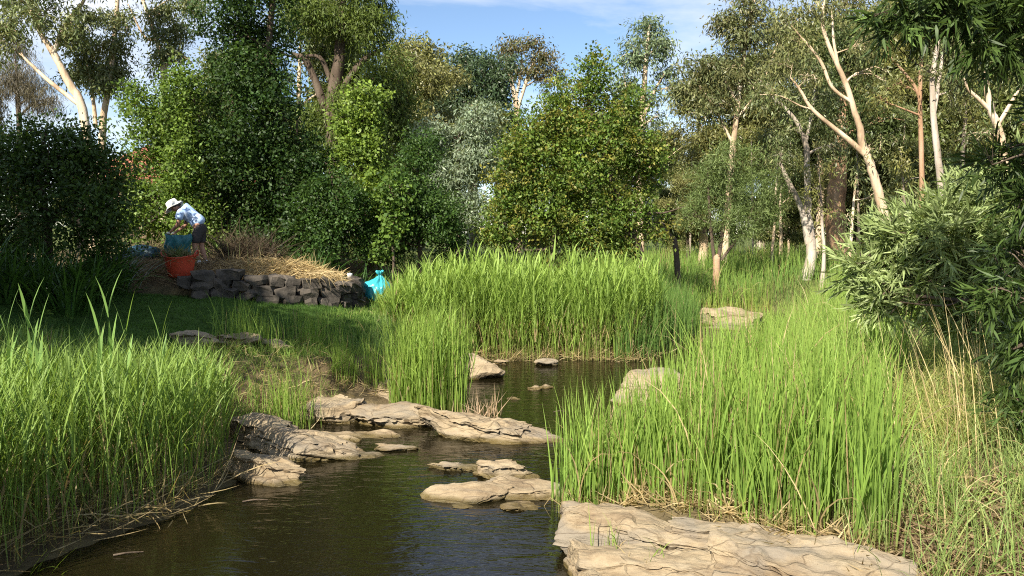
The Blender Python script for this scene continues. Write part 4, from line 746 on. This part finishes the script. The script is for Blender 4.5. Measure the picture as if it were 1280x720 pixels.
rg = np.random.default_rng(222); mb = MB()          # the great far stand
PM = [(-2.6, 16.2), (-2.2, 15.3), (-1.7, 15.2), (-1.1, 15.9), (-.6, 16.1), (1.0, 16.2), (2.3, 16.05), (3.1, 17.2), (3.3, 20.4), (0, 20.2), (-2.4, 18.5)]
pp = in_poly(rg, PM, 1700); reeds(mb, rg, pp, hcap(pp, 1.62, 16, .02) * smooth(-3.6, -.6, pp[:, 0]).clip(.3, 1), RD, TIP, 8, .46, .02, .40, leafbend=.9)
fr = in_poly(rg, [(-1.3, 15.5), (-.6, 16.05), (1.0, 16.15), (2.3, 16.0), (2.5, 16.6), (1, 16.9), (-1.4, 16.6)], 340)
reeds(mb, rg, fr, 1.4, RD, TIP, 6, .4, .017, .35); typha(mb, rg, in_poly(rg, [(-1.3, 15.4), (-.6, 16.0), (1.0, 16.1), (2.3, 16.0), (2.5, 16.6), (1, 16.9), (-1.4, 16.6)], 420), 1.2, RD, TIP, .011, .06, .2)
typha(mb, rg, in_poly(rg, [(-2.9, 13.6), (-2.0, 13.0), (-1.2, 12.8), (-1.0, 14), (-1.6, 15.2), (-2.4, 15.4), (-2.6, 14.4)], 1100), .40, ((.15, .25, .06), (.19, .28, .08), (.11, .2, .045)), ((.26, .34, .11), (.2, .3, .08)), .008, .14, .5)
pp = in_poly(rg, PM, 420); reeds(mb, rg, pp, (hcap(pp, 1.95, 16, .02)) * smooth(-3.4, -1.2, pp[:, 0]).clip(.3, 1), ((.20, .30, .05), (.25, .345, .065)), ((.30, .39, .09), (.26, .36, .08)), 7, .50, .034, .30, leafbend=.8)
litter(mb, rg, in_poly(rg, [(-1.1, 15.3), (-.6, 15.95), (1.0, 16.05), (2.5, 15.9), (2.6, 16.5), (-1, 16.6)], 700), .35, .011, .14)
stand('reed_bed', 'sunlit feathery reed stand behind the still pool', mb)
rg = np.random.default_rng(223); mb = MB()          # dark rush at its right end
PR = [(2.0, 16.0), (2.6, 16.0), (3.5, 17.3), (4.4, 19.4), (4.8, 22), (3.4, 22.5), (2.6, 18.5), (2.0, 17)]
typha(mb, rg, in_poly(rg, PR, 3800), 1.2, RDEEP, ((.13, .22, .05), (.16, .25, .055)), .013, .07, .22)
litter(mb, rg, in_poly(rg, [(2.1, 15.9), (2.7, 15.9), (4.6, 19.4), (4.2, 19.4), (2.2, 16.3)], 300), .35, .011, .14)
stand('rush_bed', 'dark blue-green bulrushes at the right end of the feathery reed stand', mb)
rg = np.random.default_rng(224); mb = MB()          # beyond the far pool
PF = [(3.4, 22), (4.9, 22.6), (5.4, 25.2), (8, 25.8), (11, 26.6), (12.5, 29), (11, 34), (6, 34), (2, 30), (.5, 24), (2, 21)]
typha(mb, rg, in_poly(rg, PF, 7500), 1.15, ((.10, .20, .05), (.13, .235, .06), (.07, .16, .045)), TIP, .017, .10, .35, 4)
typha(mb, rg, in_poly(rg, [(5.0, 24.8), (8, 25.5), (8, 26), (5, 25.6)], 500), 1.1, RD, TIP, .016, .08, .25, 4, c0=(.5, .42, .14), c0t=.35)
stand('rush_bed', 'even green rushes beyond the far flat rock', mb)
rg = np.random.default_rng(225); mb = MB()          # right bank front
PA = [(.42, 7.15), (1.05, 7.0), (1.6, 6.35), (2.15, 5.75), (2.6, 5.6), (3.0, 6.6), (3.1, 8.2), (2.6, 9.2), (2.05, 9.3), (1.7, 8.6), (.75, 8.0), (.42, 7.6)]
pp = clump_pts(rg, PA, 3900, 9, .045); typha(mb, rg, pp, .98 + .34 * smooth(.7, 2.6, pp[:, 0]), ((.15, .26, .045), (.19, .30, .055), (.09, .17, .038)), TIP, .0155, .07, .22, 6, .07)
fp = in_poly(rg, [(.5, 7.05), (1.0, 6.95), (1.55, 6.3), (2.15, 5.65), (2.3, 5.9), (1.2, 7.2), (.5, 7.3)], 300)
typha(mb, rg, fp, .85, ((.17, .28, .05), (.23, .31, .06)), TIP, .013, .08, .3, 6, .18)
litter(mb, rg, in_poly(rg, [(.5, 7.0), (1.0, 6.85), (1.5, 6.25), (2.1, 5.5), (2.5, 5.5), (2, 6.6), (.6, 7.4)], 1100), .26, .011, .07)
stand('reed_bed', 'upright green bulrushes standing along the layered rock ledge', mb)
rg = np.random.default_rng(226); mb = MB()          # right bank further back
PB = [(2.2, 9.2), (2.9, 8.0), (3.3, 7.6), (4.6, 9.6), (6.2, 13), (8.4, 17), (9.8, 22), (7.9, 21.3), (6.3, 18.2), (4.9, 15.6), (3.6, 13), (2.75, 10.8)]
pp = in_poly(rg, PB, 9500); typha(mb, rg, pp, .92 + .25 * smooth(.3, .45, pp[:, 0] / pp[:, 1]), ((.16, .27, .05), (.20, .31, .06), (.125, .22, .045)), ((.24, .34, .07), (.29, .36, .08)), .013, .12, .42, 5, .07)
sp_ = in_poly(rg, [(1.5, 9.2), (2.2, 9.2), (2.7, 11), (2.9, 12), (2.3, 12)], 160); typha(mb, rg, sp_, .6, RD, TIP, .010, .12, .4, 5, .1)
stand('reed_bed', 'deep belt of light green reeds running back along the right bank', mb)
rg = np.random.default_rng(227); mb = MB()          # grasses under the wattle
PG = [(2.35, 5.6), (2.5, 5.0), (3.4, 4.4), (5, 4.6), (6.5, 7), (7.5, 10), (7, 13), (5, 10.5), (3.7, 8.4), (3.1, 7.4)]
gp = clump_pts(rg, PG, 11000, 22, .09)
typha(mb, rg, gp, .62, ((.14, .23, .05), (.18, .27, .07), (.12, .2, .05), (.30, .30, .09)), ((.24, .32, .09), (.30, .34, .12)), .008, .35, 1.0, 5, .12, c0=(.34, .29, .13))
typha(mb, rg, clump_pts(rg, [(3.2, 7.2), (4.2, 6.6), (5, 8.2), (4.3, 9.2)], 1500, 30, .08), .75, ((.30, .32, .08), (.24, .30, .07)), ((.42, .38, .12), (.30, .33, .1)), .008, .3, .8, 5, .2)
litter(mb, rg, in_poly(rg, [(2.2, 5.6), (2.5, 4.6), (4.6, 4.6), (4.6, 6.2), (3.0, 6.4)], 2200), .28, .014, .05, ((.30, .22, .13), (.38, .29, .17), (.22, .15, .09)), .25)
stand('grass_bank', 'tussocky yellow-green grass covering the right bank below the wattle', mb, cat='grass')
rg = np.random.default_rng(228); mb = MB()          # dry seed stalks
n = 46; p = in_poly(rg, [(2.9, 6.7), (3.8, 6.3), (4.6, 7.8), (3.6, 8.2)], n); b = base3(p)
ribbons(mb, b, np.pi + rg.normal(size=n) * .55, rg.uniform(.9, 1.5, n), .007, rg.uniform(.02, .32, n), rg.uniform(0, .45, n), 6, rg.uniform(0, 3, n), jit(rg, ((.52, .40, .19), (.58, .47, .25)), n), belly=1)
stand('grass_stalks', 'long dry straw-coloured grass stalks leaning over the right bank reeds', mb, M_straw, 'grass')
rg = np.random.default_rng(229); mb = MB()          # low bent reeds at the very front right and at the water edges
for (x, y, n, h) in ((3.15, 6.0, 26, .75), (2.35, 6.2, 40, .5), (.72, 6.0, 22, .45), (.95, 5.75, 12, .35), (.45, 7.0, 14, .7), (1.4, 6.35, 7, .25)):
    typha(mb, rg, np.array([x, y]) + rg.normal(size=(n, 2)) * .07, h, RD, TIP, .010, .2, .5, 5, .1)
stand('reed_shoots', 'scattered young reed shoots in cracks of the layered ledge', mb)
rg = np.random.default_rng(230); mb = MB()          # bent blades at lower left
p = np.array([on(40, 716, 0)[:2] + rg.normal(size=2) * .06 for _ in range(7)]); b = base3(p)
ribbons(mb, b, rg.normal(size=7) * .5 + .2, rg.uniform(.25, .5, 7), .012, rg.uniform(.4, 1.1, 7), .5, 5, 0, jit(rg, RD, 7), belly=.6)
stand('reed_shoots', 'few bent reed blades in the water at the left bank foot', mb)

rg = np.random.default_rng(231); mb = MB()          # lawn
p = in_poly(rg, LAWN, 46000); n = len(p)
ribbons(mb, base3(p, .005), rg.uniform(0, 6.28, n), rg.uniform(.03, .075, n), .010, rg.uniform(0, .7, n), .4, 1, rg.uniform(0, 3, n), jit(rg, ((.06, .13, .025), (.085, .165, .03), (.05, .10, .02)), n), belly=1)
LE = [(-2.4, 13.2), (-1.6, 14.6), (-1.8, 17), (-2.3, 18.6), (-3.1, 18.5), (-2.8, 16.5), (-3.4, 15), (-3.6, 12.6), (-4.6, 11.2), (-4.6, 10.5), (-3.3, 11.6)]
typha(mb, rg, in_poly(rg, LE, 4200), .22, ((.10, .19, .04), (.13, .22, .05), (.08, .15, .03)), TIP, .007, .25, .7, 4, .06)
typha(mb, rg, in_poly(rg, [(-5.2, 10), (-3.3, 9.8), (-3.1, 11.0), (-4.2, 11.3), (-6.5, 10.6)], 900), .42, ((.09, .18, .04), (.12, .22, .05)), TIP, .008, .2, .6, 5, .06)
typha(mb, rg, in_poly(rg, [(-4.6, 10.0), (-3.3, 10.3), (-2.5, 11.6), (-2.0, 12.6), (-2.6, 13.2), (-4.2, 12.2)], 1500), .30, ((.10, .18, .04), (.14, .21, .05), (.22, .2, .08)), TIP, .008, .3, .8, 4, .15)
litter(mb, rg, in_poly(rg, [(-4.6, 10.0), (-3.3, 10.3), (-2.5, 11.4), (-1.9, 12.0), (-2.6, 12.6), (-4.2, 11.6)], 500), .25, .009, .04)
stand('lawn_grass', 'short green lawn with a ragged longer edge above the creek', mb, cat='grass')
rg = np.random.default_rng(232); mb = MB()          # undergrowth under the far trees
p = clump_pts(rg, [(-4, 20.5), (14, 28), (22, 40), (4, 44), (-8, 30), (-12, 22)], 5200, 14, .2); b = base3(p)
typha(mb, rg, p, .8, ((.09, .15, .04), (.13, .18, .05), (.16, .18, .06)), ((.15, .2, .06),), .022, .3, .8, 4, .1)
stand('undergrowth', 'rough grassy undergrowth under the far trees', mb, cat='grass')

# strap-leaved lilies
def lily(label, x, y, n, L, seed, group=None, cols=DK, w=.035):
    rg = np.random.default_rng(seed); z = float(hz(x, y)); root = thing('strap_lily', label, 'plant', (x, y, z), group); mb = MB()
    b = np.stack([rg.normal(size=n) * .14, rg.normal(size=n) * .14, np.full(n, -.03)], -1)
    ribbons(mb, b, np.arctan2(b[:, 1], b[:, 0]) + rg.normal(size=n) * .5, L * rg.uniform(.6, 1.15, n), w * rg.uniform(.7, 1.2, n), rg.uniform(.1, .6, n), rg.uniform(.6, 1.7, n), 7, rg.uniform(-.3, .3, n), jit(rg, cols, n), belly=.6)
    obj('foliage', mb.mesh('foliage', M_lily), root); return root
LG = 'strappy lilies under the dark shrub'
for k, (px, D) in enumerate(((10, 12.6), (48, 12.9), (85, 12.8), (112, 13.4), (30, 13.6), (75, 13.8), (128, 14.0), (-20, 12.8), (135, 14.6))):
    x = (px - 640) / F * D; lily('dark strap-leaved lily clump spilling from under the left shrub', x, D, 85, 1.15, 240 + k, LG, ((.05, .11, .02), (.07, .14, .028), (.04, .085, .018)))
for k, (px, D) in enumerate(((398, 18.6), (430, 19.0), (455, 19.2), (380, 19.2), (490, 19.3), (520, 19.4), (548, 19.4))):
    x = (px - 640) / F * D; lily('dark strap-leaved lily clump at the foot of the shrubs behind the straw', x, D, 60, .85, 260 + k, 'lilies behind the straw bed', ((.05, .11, .022), (.035, .08, .018)))

# ------------------------------------------------------------------ garden bed: straw, brush heap
rg = np.random.default_rng(300); mb = MB()
n = 7500; p = in_poly(rg, [(-7.6, 15.55), (-6.2, 15.5), (-5.1, 15.7), (-4.1, 16.1), (-3.55, 16.6), (-3.4, 17.2), (-3.8, 17.9), (-5.5, 17.6), (-8, 17.2)], n)
hgt = .34 * np.exp(-((p[:, 0] + 4.4) / 1.1) ** 2 - ((p[:, 1] - 16.8) / .55) ** 2) + .06
b = np.stack([p[:, 0], p[:, 1], hz(p[:, 0], p[:, 1]) + rg.random(n) * hgt], -1)
lit = smooth(-6.2, -4.8, p[:, 0] + rg.normal(size=n) * .4)[:, None]  # sunlight painted in: straw pale toward the right, shaded brown toward the left
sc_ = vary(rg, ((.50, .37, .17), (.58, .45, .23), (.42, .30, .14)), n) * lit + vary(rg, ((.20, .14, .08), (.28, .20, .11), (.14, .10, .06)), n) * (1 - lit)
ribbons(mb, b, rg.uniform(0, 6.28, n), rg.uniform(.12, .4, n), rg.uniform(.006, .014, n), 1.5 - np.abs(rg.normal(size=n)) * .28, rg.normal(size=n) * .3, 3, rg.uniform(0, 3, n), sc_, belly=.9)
n = 60; p = np.stack([rg.normal(size=n) * .22 - 3.75, 16.0 + rg.normal(size=n) * .15], -1); b = np.stack([p[:, 0], p[:, 1], np.full(n, 1.72)], -1)
ribbons(mb, b, -.6 + rg.normal(size=n) * .5, rg.uniform(.4, .8, n), .010, rg.uniform(1.2, 1.7, n), rg.uniform(.5, 1.2, n), 5, rg.uniform(0, 3, n), vary(rg, ((.52, .40, .22), (.42, .32, .17)), n), belly=.9)
n = 40; p = np.stack([rg.uniform(-6.2, -3.6, n), 17 + rg.normal(size=n) * .3], -1); b = base3(p)
ribbons(mb, b, rg.uniform(0, 6.28, n), rg.uniform(.3, .75, n), .012, np.abs(rg.normal(size=n)) * .2, rg.normal(size=n) * .5, 4, rg.uniform(0, 3, n), vary(rg, ((.42, .34, .18), (.24, .28, .09)), n), belly=.8)
tag(obj('straw_mulch', mb.mesh('straw_mulch', M_straw)), 'pale dry straw spread over the garden bed behind the stone wall', 'straw', kind='stuff')
rg = np.random.default_rng(301); mb = MB(); n = 1500
d = unit(rg.normal(size=(n, 3))); d[:, 2] = abs(d[:, 2]); b = np.array([-5.75, 18.0, 0]) + d * np.array([.85, .5, .6]) * rg.random((n, 1)) ** .4; b[:, 2] += hz(b[:, 0], b[:, 1])
ribbons(mb, b, rg.uniform(0, 6.28, n), rg.uniform(.3, .9, n), rg.uniform(.006, .014, n), rg.uniform(.5, 1.7, n), rg.normal(size=n) * .5, 4, rg.uniform(0, 3, n), vary(rg, ((.07, .05, .032), (.11, .08, .048), (.05, .04, .026)), n), belly=.9)
tag(obj('brush_pile', mb.mesh('brush_pile', M_straw)), 'tangled heap of cut dry stems behind the gardener', 'brush', kind='stuff')
rg = np.random.default_rng(302); mb = MB(); n = 700
d = unit(rg.normal(size=(n, 3))); d[:, 2] = abs(d[:, 2]); b = np.array([-7.45, 17.9, 0]) + d * np.array([.6, .4, .35]) * rg.random((n, 1)) ** .4; b[:, 2] += hz(b[:, 0], b[:, 1])
ribbons(mb, b, rg.uniform(0, 6.28, n), rg.uniform(.2, .6, n), rg.uniform(.006, .014, n), rg.uniform(.7, 1.7, n), rg.normal(size=n) * .5, 4, rg.uniform(0, 3, n), vary(rg, ((.17, .13, .07), (.25, .19, .10), (.12, .12, .05)), n), belly=.9)
tag(obj('brush_pile', mb.mesh('brush_pile', M_straw)), 'low pile of cut weeds between the blue sack and the gardener', 'brush', kind='stuff')
# small garden light on a stake beside the wall end
gx, gy = (437 - 640) / F * 17.8, 17.8; gz = float(hz(gx, gy)); gl_ = thing('garden_light', 'small white-topped garden stake light at the end of the stone wall', 'garden light', (gx, gy, gz))
mb = MB(); tube(mb, [(0, 0, -.05), (0, 0, .45)], .012, 6); obj('stake', mb.mesh('stake', plain('stake_metal', (.25, .25, .25), .4)), gl_)
mb = MB(); tube(mb, [(0, 0, .44), (0, 0, .46), (0, 0, .53), (0, 0, .56), (0, 0, .575)], [.01, .05, .055, .06, .005], 10); obj('lamp_head', mb.mesh('lamp_head', M_white, sm=True), gl_)

# ------------------------------------------------------------------ tub, sacks
M_tub = plain('orange_plastic', (.50, .065, .03), .42, .4, .08, 5); M_sack = plain('teal_woven_plastic', (.018, .12, .135), .5, .4, .15, 8); M_bag = plain('turquoise_plastic', (.04, .33, .38), .35, .5, .10, 6)
M_blue = plain('blue_tarpaulin', (.01, .05, .075), .5, .4, .15, 6)
tx, ty = (225 - 640) / F * 15.75, 15.75; tz = float(hz(tx, ty))
tub = thing('garden_tub', 'orange-red flexible garden tub full of cut weeds', 'tub', (tx, ty, tz))
mb = MB(); zz_ = [-.01, .0, .02, .15, .30, .385, .40, .405, .395, .30, .06, .05]; rr_ = [.001, .20, .215, .245, .28, .30, .315, .30, .29, .265, .205, .001]
tube(mb, [(0, 0, z + i * 1e-4) for i, z in enumerate(zz_)], rr_, 28)
v = mb.v[0].reshape(12, 28, 3); a_ = np.linspace(0, 2 * np.pi, 28, endpoint=False)
for i in range(12): v[i] = np.stack([rr_[i] * np.cos(a_), rr_[i] * np.sin(a_) * .92, np.full(28, zz_[i]) + .025 * np.cos(2 * a_) * (zz_[i] / .4)], -1)
obj('bucket', mb.mesh('bucket', M_tub, sm=True), tub)
for s in (-1, 1):
    mb = MB(); t_ = np.linspace(0, np.pi, 11); tube(mb, np.stack([s * (.30 + .03 * np.sin(t_)), np.cos(t_) * .09, .40 + .10 * np.sin(t_)], -1), .014, 8); obj('handle', mb.mesh('handle', M_tub, sm=True), tub)
rg = np.random.default_rng(303); mb = MB(); n = 420; q = rg.random((n, 2)) * np.array([6.28, 1])
b = np.stack([np.cos(q[:, 0]) * .25 * q[:, 1] ** .5, np.sin(q[:, 0]) * .22 * q[:, 1] ** .5, .30 + .14 * (1 - q[:, 1])], -1) + np.array([tx, ty, tz])
ribbons(mb, b, rg.uniform(0, 6.28, n), rg.uniform(.12, .38, n), .012, rg.uniform(.5, 1.8, n), rg.uniform(0, .8, n), 4, rg.uniform(0, 3, n), vary(rg, ((.10, .15, .04), (.16, .16, .07), (.22, .18, .10)), n), belly=.8)
tag(obj('cut_weeds', mb.mesh('cut_weeds', M_straw)), 'cut weeds heaped in the orange tub', 'weeds', kind='stuff')

def lump(name, hs, seed, mat, sub=5, pinch=0, folds=.10, foldf=7):
    bm = bmesh.new(); bmesh.ops.create_icosphere(bm, subdivisions=sub, radius=1); d = np.array([v.co[:] for v in bm.verts]); fs = np.array([[v.index for v in f.verts] for f in bm.faces]); bm.free()
    a = np.arctan2(d[:, 1], d[:, 0]); up = np.clip(d[:, 2], 0, 1)
    r = 1 + folds * (1 - np.abs(noise(np.stack([np.cos(a) * foldf / 2.2, np.sin(a) * foldf / 2.2, d[:, 2] * 1.2 + seed], -1), seed)) * 2.2) + .12 * fbm(d * 1.7, seed, 3)
    v = d * r[:, None]; v[:, :2] *= (1 - pinch * smooth(.25, .95, up))[:, None]; v[:, 2] = np.maximum(v[:, 2], -.55) ; v *= np.asarray(hs)
    return mesh_np(name, v, fs, mat, None, True)
bx, by = (472 - 640) / F * 18.0, 18.0; bzz = float(hz(bx, by))
pb = thing('garden_bag', 'bright turquoise knotted plastic bag on the grass beside the feathery reeds', 'bag', (bx, by, bzz))
obj('bag_body', lump('bag_body', (.30, .26, .36), 5, M_bag, 5, .72, .14, 9), pb, (0, 0, .18)); pb.children[0].rotation_euler = (0, .12, 0)
mb = MB(); rg = np.random.default_rng(304)
for k in range(7):
    a = k * .9; P = np.array([(0, 0, 0), (math.cos(a) * .03, math.sin(a) * .03, .06), (math.cos(a) * .09, math.sin(a) * .09, .11 + .03 * rg.random())]); tube(mb, catmull(P, 3), [.02, .02, .018, .03, .03, .026, .004][:len(catmull(P, 3))], 6)
obj('bag_neck', mb.mesh('bag_neck', M_bag, sm=True), pb, (.04, 0, .50))
sx, sy = (172 - 640) / F * 17.6, 17.6
sk = obj('garden_sack', lump('garden_sack', (.44, .28, .20), 9, M_blue, 5, .1, .16, 10), None, (sx, sy, float(hz(sx, sy)) + .10)); sk.rotation_euler = (0, -.16, .2); tag(sk, 'crumpled dark blue sack lying on the shaded bed', 'sack')

# ------------------------------------------------------------------ the gardener
fx, fy = (249 - 640) / F * 16.9, 16.9; fz = float(hz(fx, fy))
man = thing('person', 'person in pale sun hat, light blue shirt and dark shorts stooping over a tub', 'person', (fx, fy, fz))
M_skin = plain('skin', (.36, .19, .12), .55, .3, .06); M_shirt = noise_mat('blue_shirt', [(.20, .33, .62), (.40, .54, .78), (.70, .77, .88)], (9, 9, 6), 3, .85, .3, 25); M_short = plain('dark_shorts', (.055, .05, .05), .9, .1); M_hat = plain('hat_cloth', (.66, .65, .60), .9, .1)
M_sock = plain('white_sock', (.72, .72, .70), .9, .1); M_shoe = plain('blue_white_shoe', (.42, .50, .62), .6); M_hair = plain('dark_hair', (.04, .03, .025), .7); M_glove = plain('pale_glove', (.55, .55, .48), .85, .1)
def skin(name, verts, edges, radii, root, mat, parent, sub=2):
    me = bpy.data.meshes.new(name); me.from_pydata(verts, edges, []); o = obj(name, me, parent); me.materials.append(mat)
    m = o.modifiers.new('skin', 'SKIN'); m.use_smooth_shade = True; m.branch_smoothing = .4
    for i, r in enumerate(radii):
        sv = me.skin_vertices[0].data[i]; sv.radius = (r, r) if not isinstance(r, tuple) else r; sv.use_root = (i == root)
    s = o.modifiers.new('sub', 'SUBSURF'); s.levels = sub; s.render_levels = sub; return o
V = []; E = []; RR = []
def ch(start, pts):
    p = start
    for q in pts:
        V.append(q[:3]); RR.append(q[3]); i = len(V) - 1
        if p is not None: E.append((p, i))
        p = i
    return p
pel = ch(None, [(.05, 0, .86, .125)])
c1 = ch(pel, [(-.05, 0, .985, .12), (-.17, 0, 1.10, .125), (-.265, 0, 1.165, .115)])
nk = ch(c1, [(-.345, 0, 1.205, .055), (-.385, 0, 1.215, .052)])
ch(nk, [(-.43, 0, 1.225, .078), (-.475, 0, 1.24, .092), (-.53, 0, 1.265, .075)])
hands = []
for s, dxh in ((-1, 0), (1, .03)):
    hp = ch(pel, [(.03, s * .095, .78, .095), (-.02 + dxh, s * .10, .60, .078), (-.045 + dxh * 2, s * .10, .46, .058), (-.01 + dxh * 2, s * .10, .33, .055), (.02 + dxh * 2, s * .10, .20, .042), (.035 + dxh * 2, s * .10, .09, .036)])
    ch(hp, [(.0 + dxh * 2, s * .105, .045, .04), (-.12 + dxh * 2, s * .115, .03, .032)])
    sh = ch(c1, [(-.285, s * .15, 1.13, .065), (-.30, s * .185, 1.07, .055), (-.315, s * .20, .95, .047), (-.335, s * .20, .88, .043), (-.42, s * .17, .81, .036), (-.50, s * .14, .75, .028)])
    pm = ch(sh, [(-.53, s * .135, .73, .032), (-.555, s * .135, .715, .03)]); hands.append((s, V[pm]))
    for f in range(4):
        oy = (f - 1.5) * .021; ch(pm, [(-.575, s * .135 + oy, .695, .010), (-.585, s * .135 + oy, .672 - .004 * (f in (1, 2)), .009), (-.572, s * .135 + oy, .652, .008)])
    ch(pm - 1, [(-.535, s * .135 - s * .035, .712, .012), (-.55, s * .135 - s * .045, .69, .010)])
skin('body', V, E, RR, 0, M_skin, man)
skin('shirt', [(.085, 0, .865), (-.05, 0, .99), (-.17, 0, 1.105), (-.27, 0, 1.17), (-.325, 0, 1.195), (-.285, -.15, 1.135), (-.305, -.195, 1.06), (-.318, -.212, .965), (-.285, .15, 1.135), (-.305, .195, 1.06), (-.318, .212, .965)],
     [(0, 1), (1, 2), (2, 3), (3, 4), (3, 5), (5, 6), (6, 7), (3, 8), (8, 9), (9, 10)], [(.155, .17), (.15, .165), (.15, .175), (.135, .16), .085, .09, .082, .082, .09, .082, .082], 2, M_shirt, man)
skin('shorts', [(.02, 0, .935), (.05, 0, .84), (.03, -.097, .77), (-.015, -.102, .62), (-.04, -.102, .50), (.03, .097, .77), (.015, .102, .62), (.01, .102, .50)], [(0, 1), (1, 2), (2, 3), (3, 4), (1, 5), (5, 6), (6, 7)], [.15, .152, .115, .103, .098, .115, .103, .098], 1, M_short, man)
for s, dxh in ((-1, 0), (1, .06)):
    skin('sock', [(.035 + dxh, s * .10, .075), (.025 + dxh, s * .10, .19)], [(0, 1)], [.045, .050], 0, M_sock, man)
    skin('shoe', [(.045 + dxh, s * .10, .05), (-.01 + dxh, s * .105, .05), (-.11 + dxh, s * .115, .04), (-.155 + dxh, s * .118, .036)], [(0, 1), (1, 2), (2, 3)], [.05, .056, .05, .036], 1, M_shoe, man)
# head details: hat with drooping brim, hair, nose, ear
mb = MB(); prof = [(.19, -.045), (.165, -.015), (.125, .012), (.112, .03), (.112, .07), (.10, .105), (.06, .118), (.001, .12)]
a_ = np.linspace(0, 2 * np.pi, 28, endpoint=False); vv = []
for i, (r, z) in enumerate(prof): vv.append(np.stack([r * np.cos(a_) * 1.06, r * np.sin(a_), z + (.012 * np.sin(3 * a_ + 1) if i < 2 else 0 * a_)], -1))
vv = np.array(vv).reshape(-1, 3); i = np.arange(len(prof) - 1)[:, None] * 28; j = np.arange(28)[None]; q = np.stack([i + j, i + (j + 1) % 28, i + 28 + (j + 1) % 28, i + 28 + j], -1).reshape(-1, 4)
hat = obj('hat', mesh_np('hat', vv, q, M_hat, None, True), man, (-.495, 0, 1.275)); hat.rotation_euler = (0, -.62, 0)
so = hat.modifiers.new('solid', 'SOLIDIFY'); so.thickness = .006
hair = obj('hair', lump('hair', (.085, .088, .07), 3, M_hair, 3, 0, .04), man, (-.435, 0, 1.285)); hair.rotation_euler = (0, -.6, 0)
nose = obj('nose', lump('nose', (.018, .014, .026), 4, M_skin, 2, 0, 0), man, (-.575, 0, 1.20))
for s in (-1, 1):
    obj('ear', lump('ear', (.022, .010, .032), 6, M_skin, 2, 0, .02), man, (-.455, s * .088, 1.215)); obj('eye', lump('eye', (.008, .012, .008), 6, M_hair, 2, 0, 0), man, (-.562, s * .032, 1.225))
    obj('glove', lump('glove', (.045, .05, .03), 8, M_glove, 3, 0, .06), man, (-.552, s * .135, .716))
obj('mouth', lump('mouth', (.008, .026, .006), 7, plain('lips', (.30, .12, .09), .5), 2, 0, 0), man, (-.535, 0, 1.165))
# teal sack held open over the tub
nu, nv = 40, 26; ss = MB()
u = np.linspace(0, 2 * np.pi, nu, endpoint=False); vv = []
for k in range(nv):
    t_ = k / (nv - 1); w_ = .27 * (1 - .10 * t_) ; d_ = .075 + .05 * math.sin(t_ * 3.1)
    X = np.cos(u) * w_ + .02 * np.sin(t_ * 7); Y = np.sin(u) * d_ + .02 * np.sin(5 * np.cos(u) * 2.2 + t_ * 5) + .012 * np.sin(9 * np.cos(u) - 6 * t_)
    Z = np.full(nu, .72 - .40 * t_) - .05 * (1 - t_) * np.cos(np.pi * np.cos(u) * .5) + .015 * np.sin(4 * np.cos(u) + 2)
    vv.append(np.stack([X, Y, Z], -1))
i = np.arange(nv - 1)[:, None] * nu; j = np.arange(nu)[None]; q = np.stack([i + j, i + (j + 1) % nu, i + nu + (j + 1) % nu, i + nu + j], -1).reshape(-1, 4)
sack = obj('garden_sack', mesh_np('garden_sack', np.array(vv).reshape(-1, 3), q, M_sack, None, True), None, (fx - .33, fy - .22, fz)); tag(sack, 'teal woven sack held up by the stooping gardener above the tub', 'sack')
so = sack.modifiers.new('solid', 'SOLIDIFY'); so.thickness = .004

# floating twigs and leaves on the water
rg = np.random.default_rng(310)
for k, (px, py, L_, a, lb) in enumerate(((700, 515, .18, .1, 'thin floating twig in the pool beyond the ledge'), (318, 627, .22, .25, 'small floating twig near the left reeds'), (158, 694, .2, .35, 'floating reed fragment under the left reeds'))):
    c = on(px, py, .01); mb = MB(); P = catmull([c - np.array([L_ / 2, 0, 0]), c + np.array([0, .02, .012]), c + np.array([L_ / 2, L_ * a, 0])], 4); tube(mb, P, np.linspace(.009, .004, len(P)), 6)
    tag(obj('twig', mb.mesh('twig', M_bark, c), None, c), lb, 'twig')
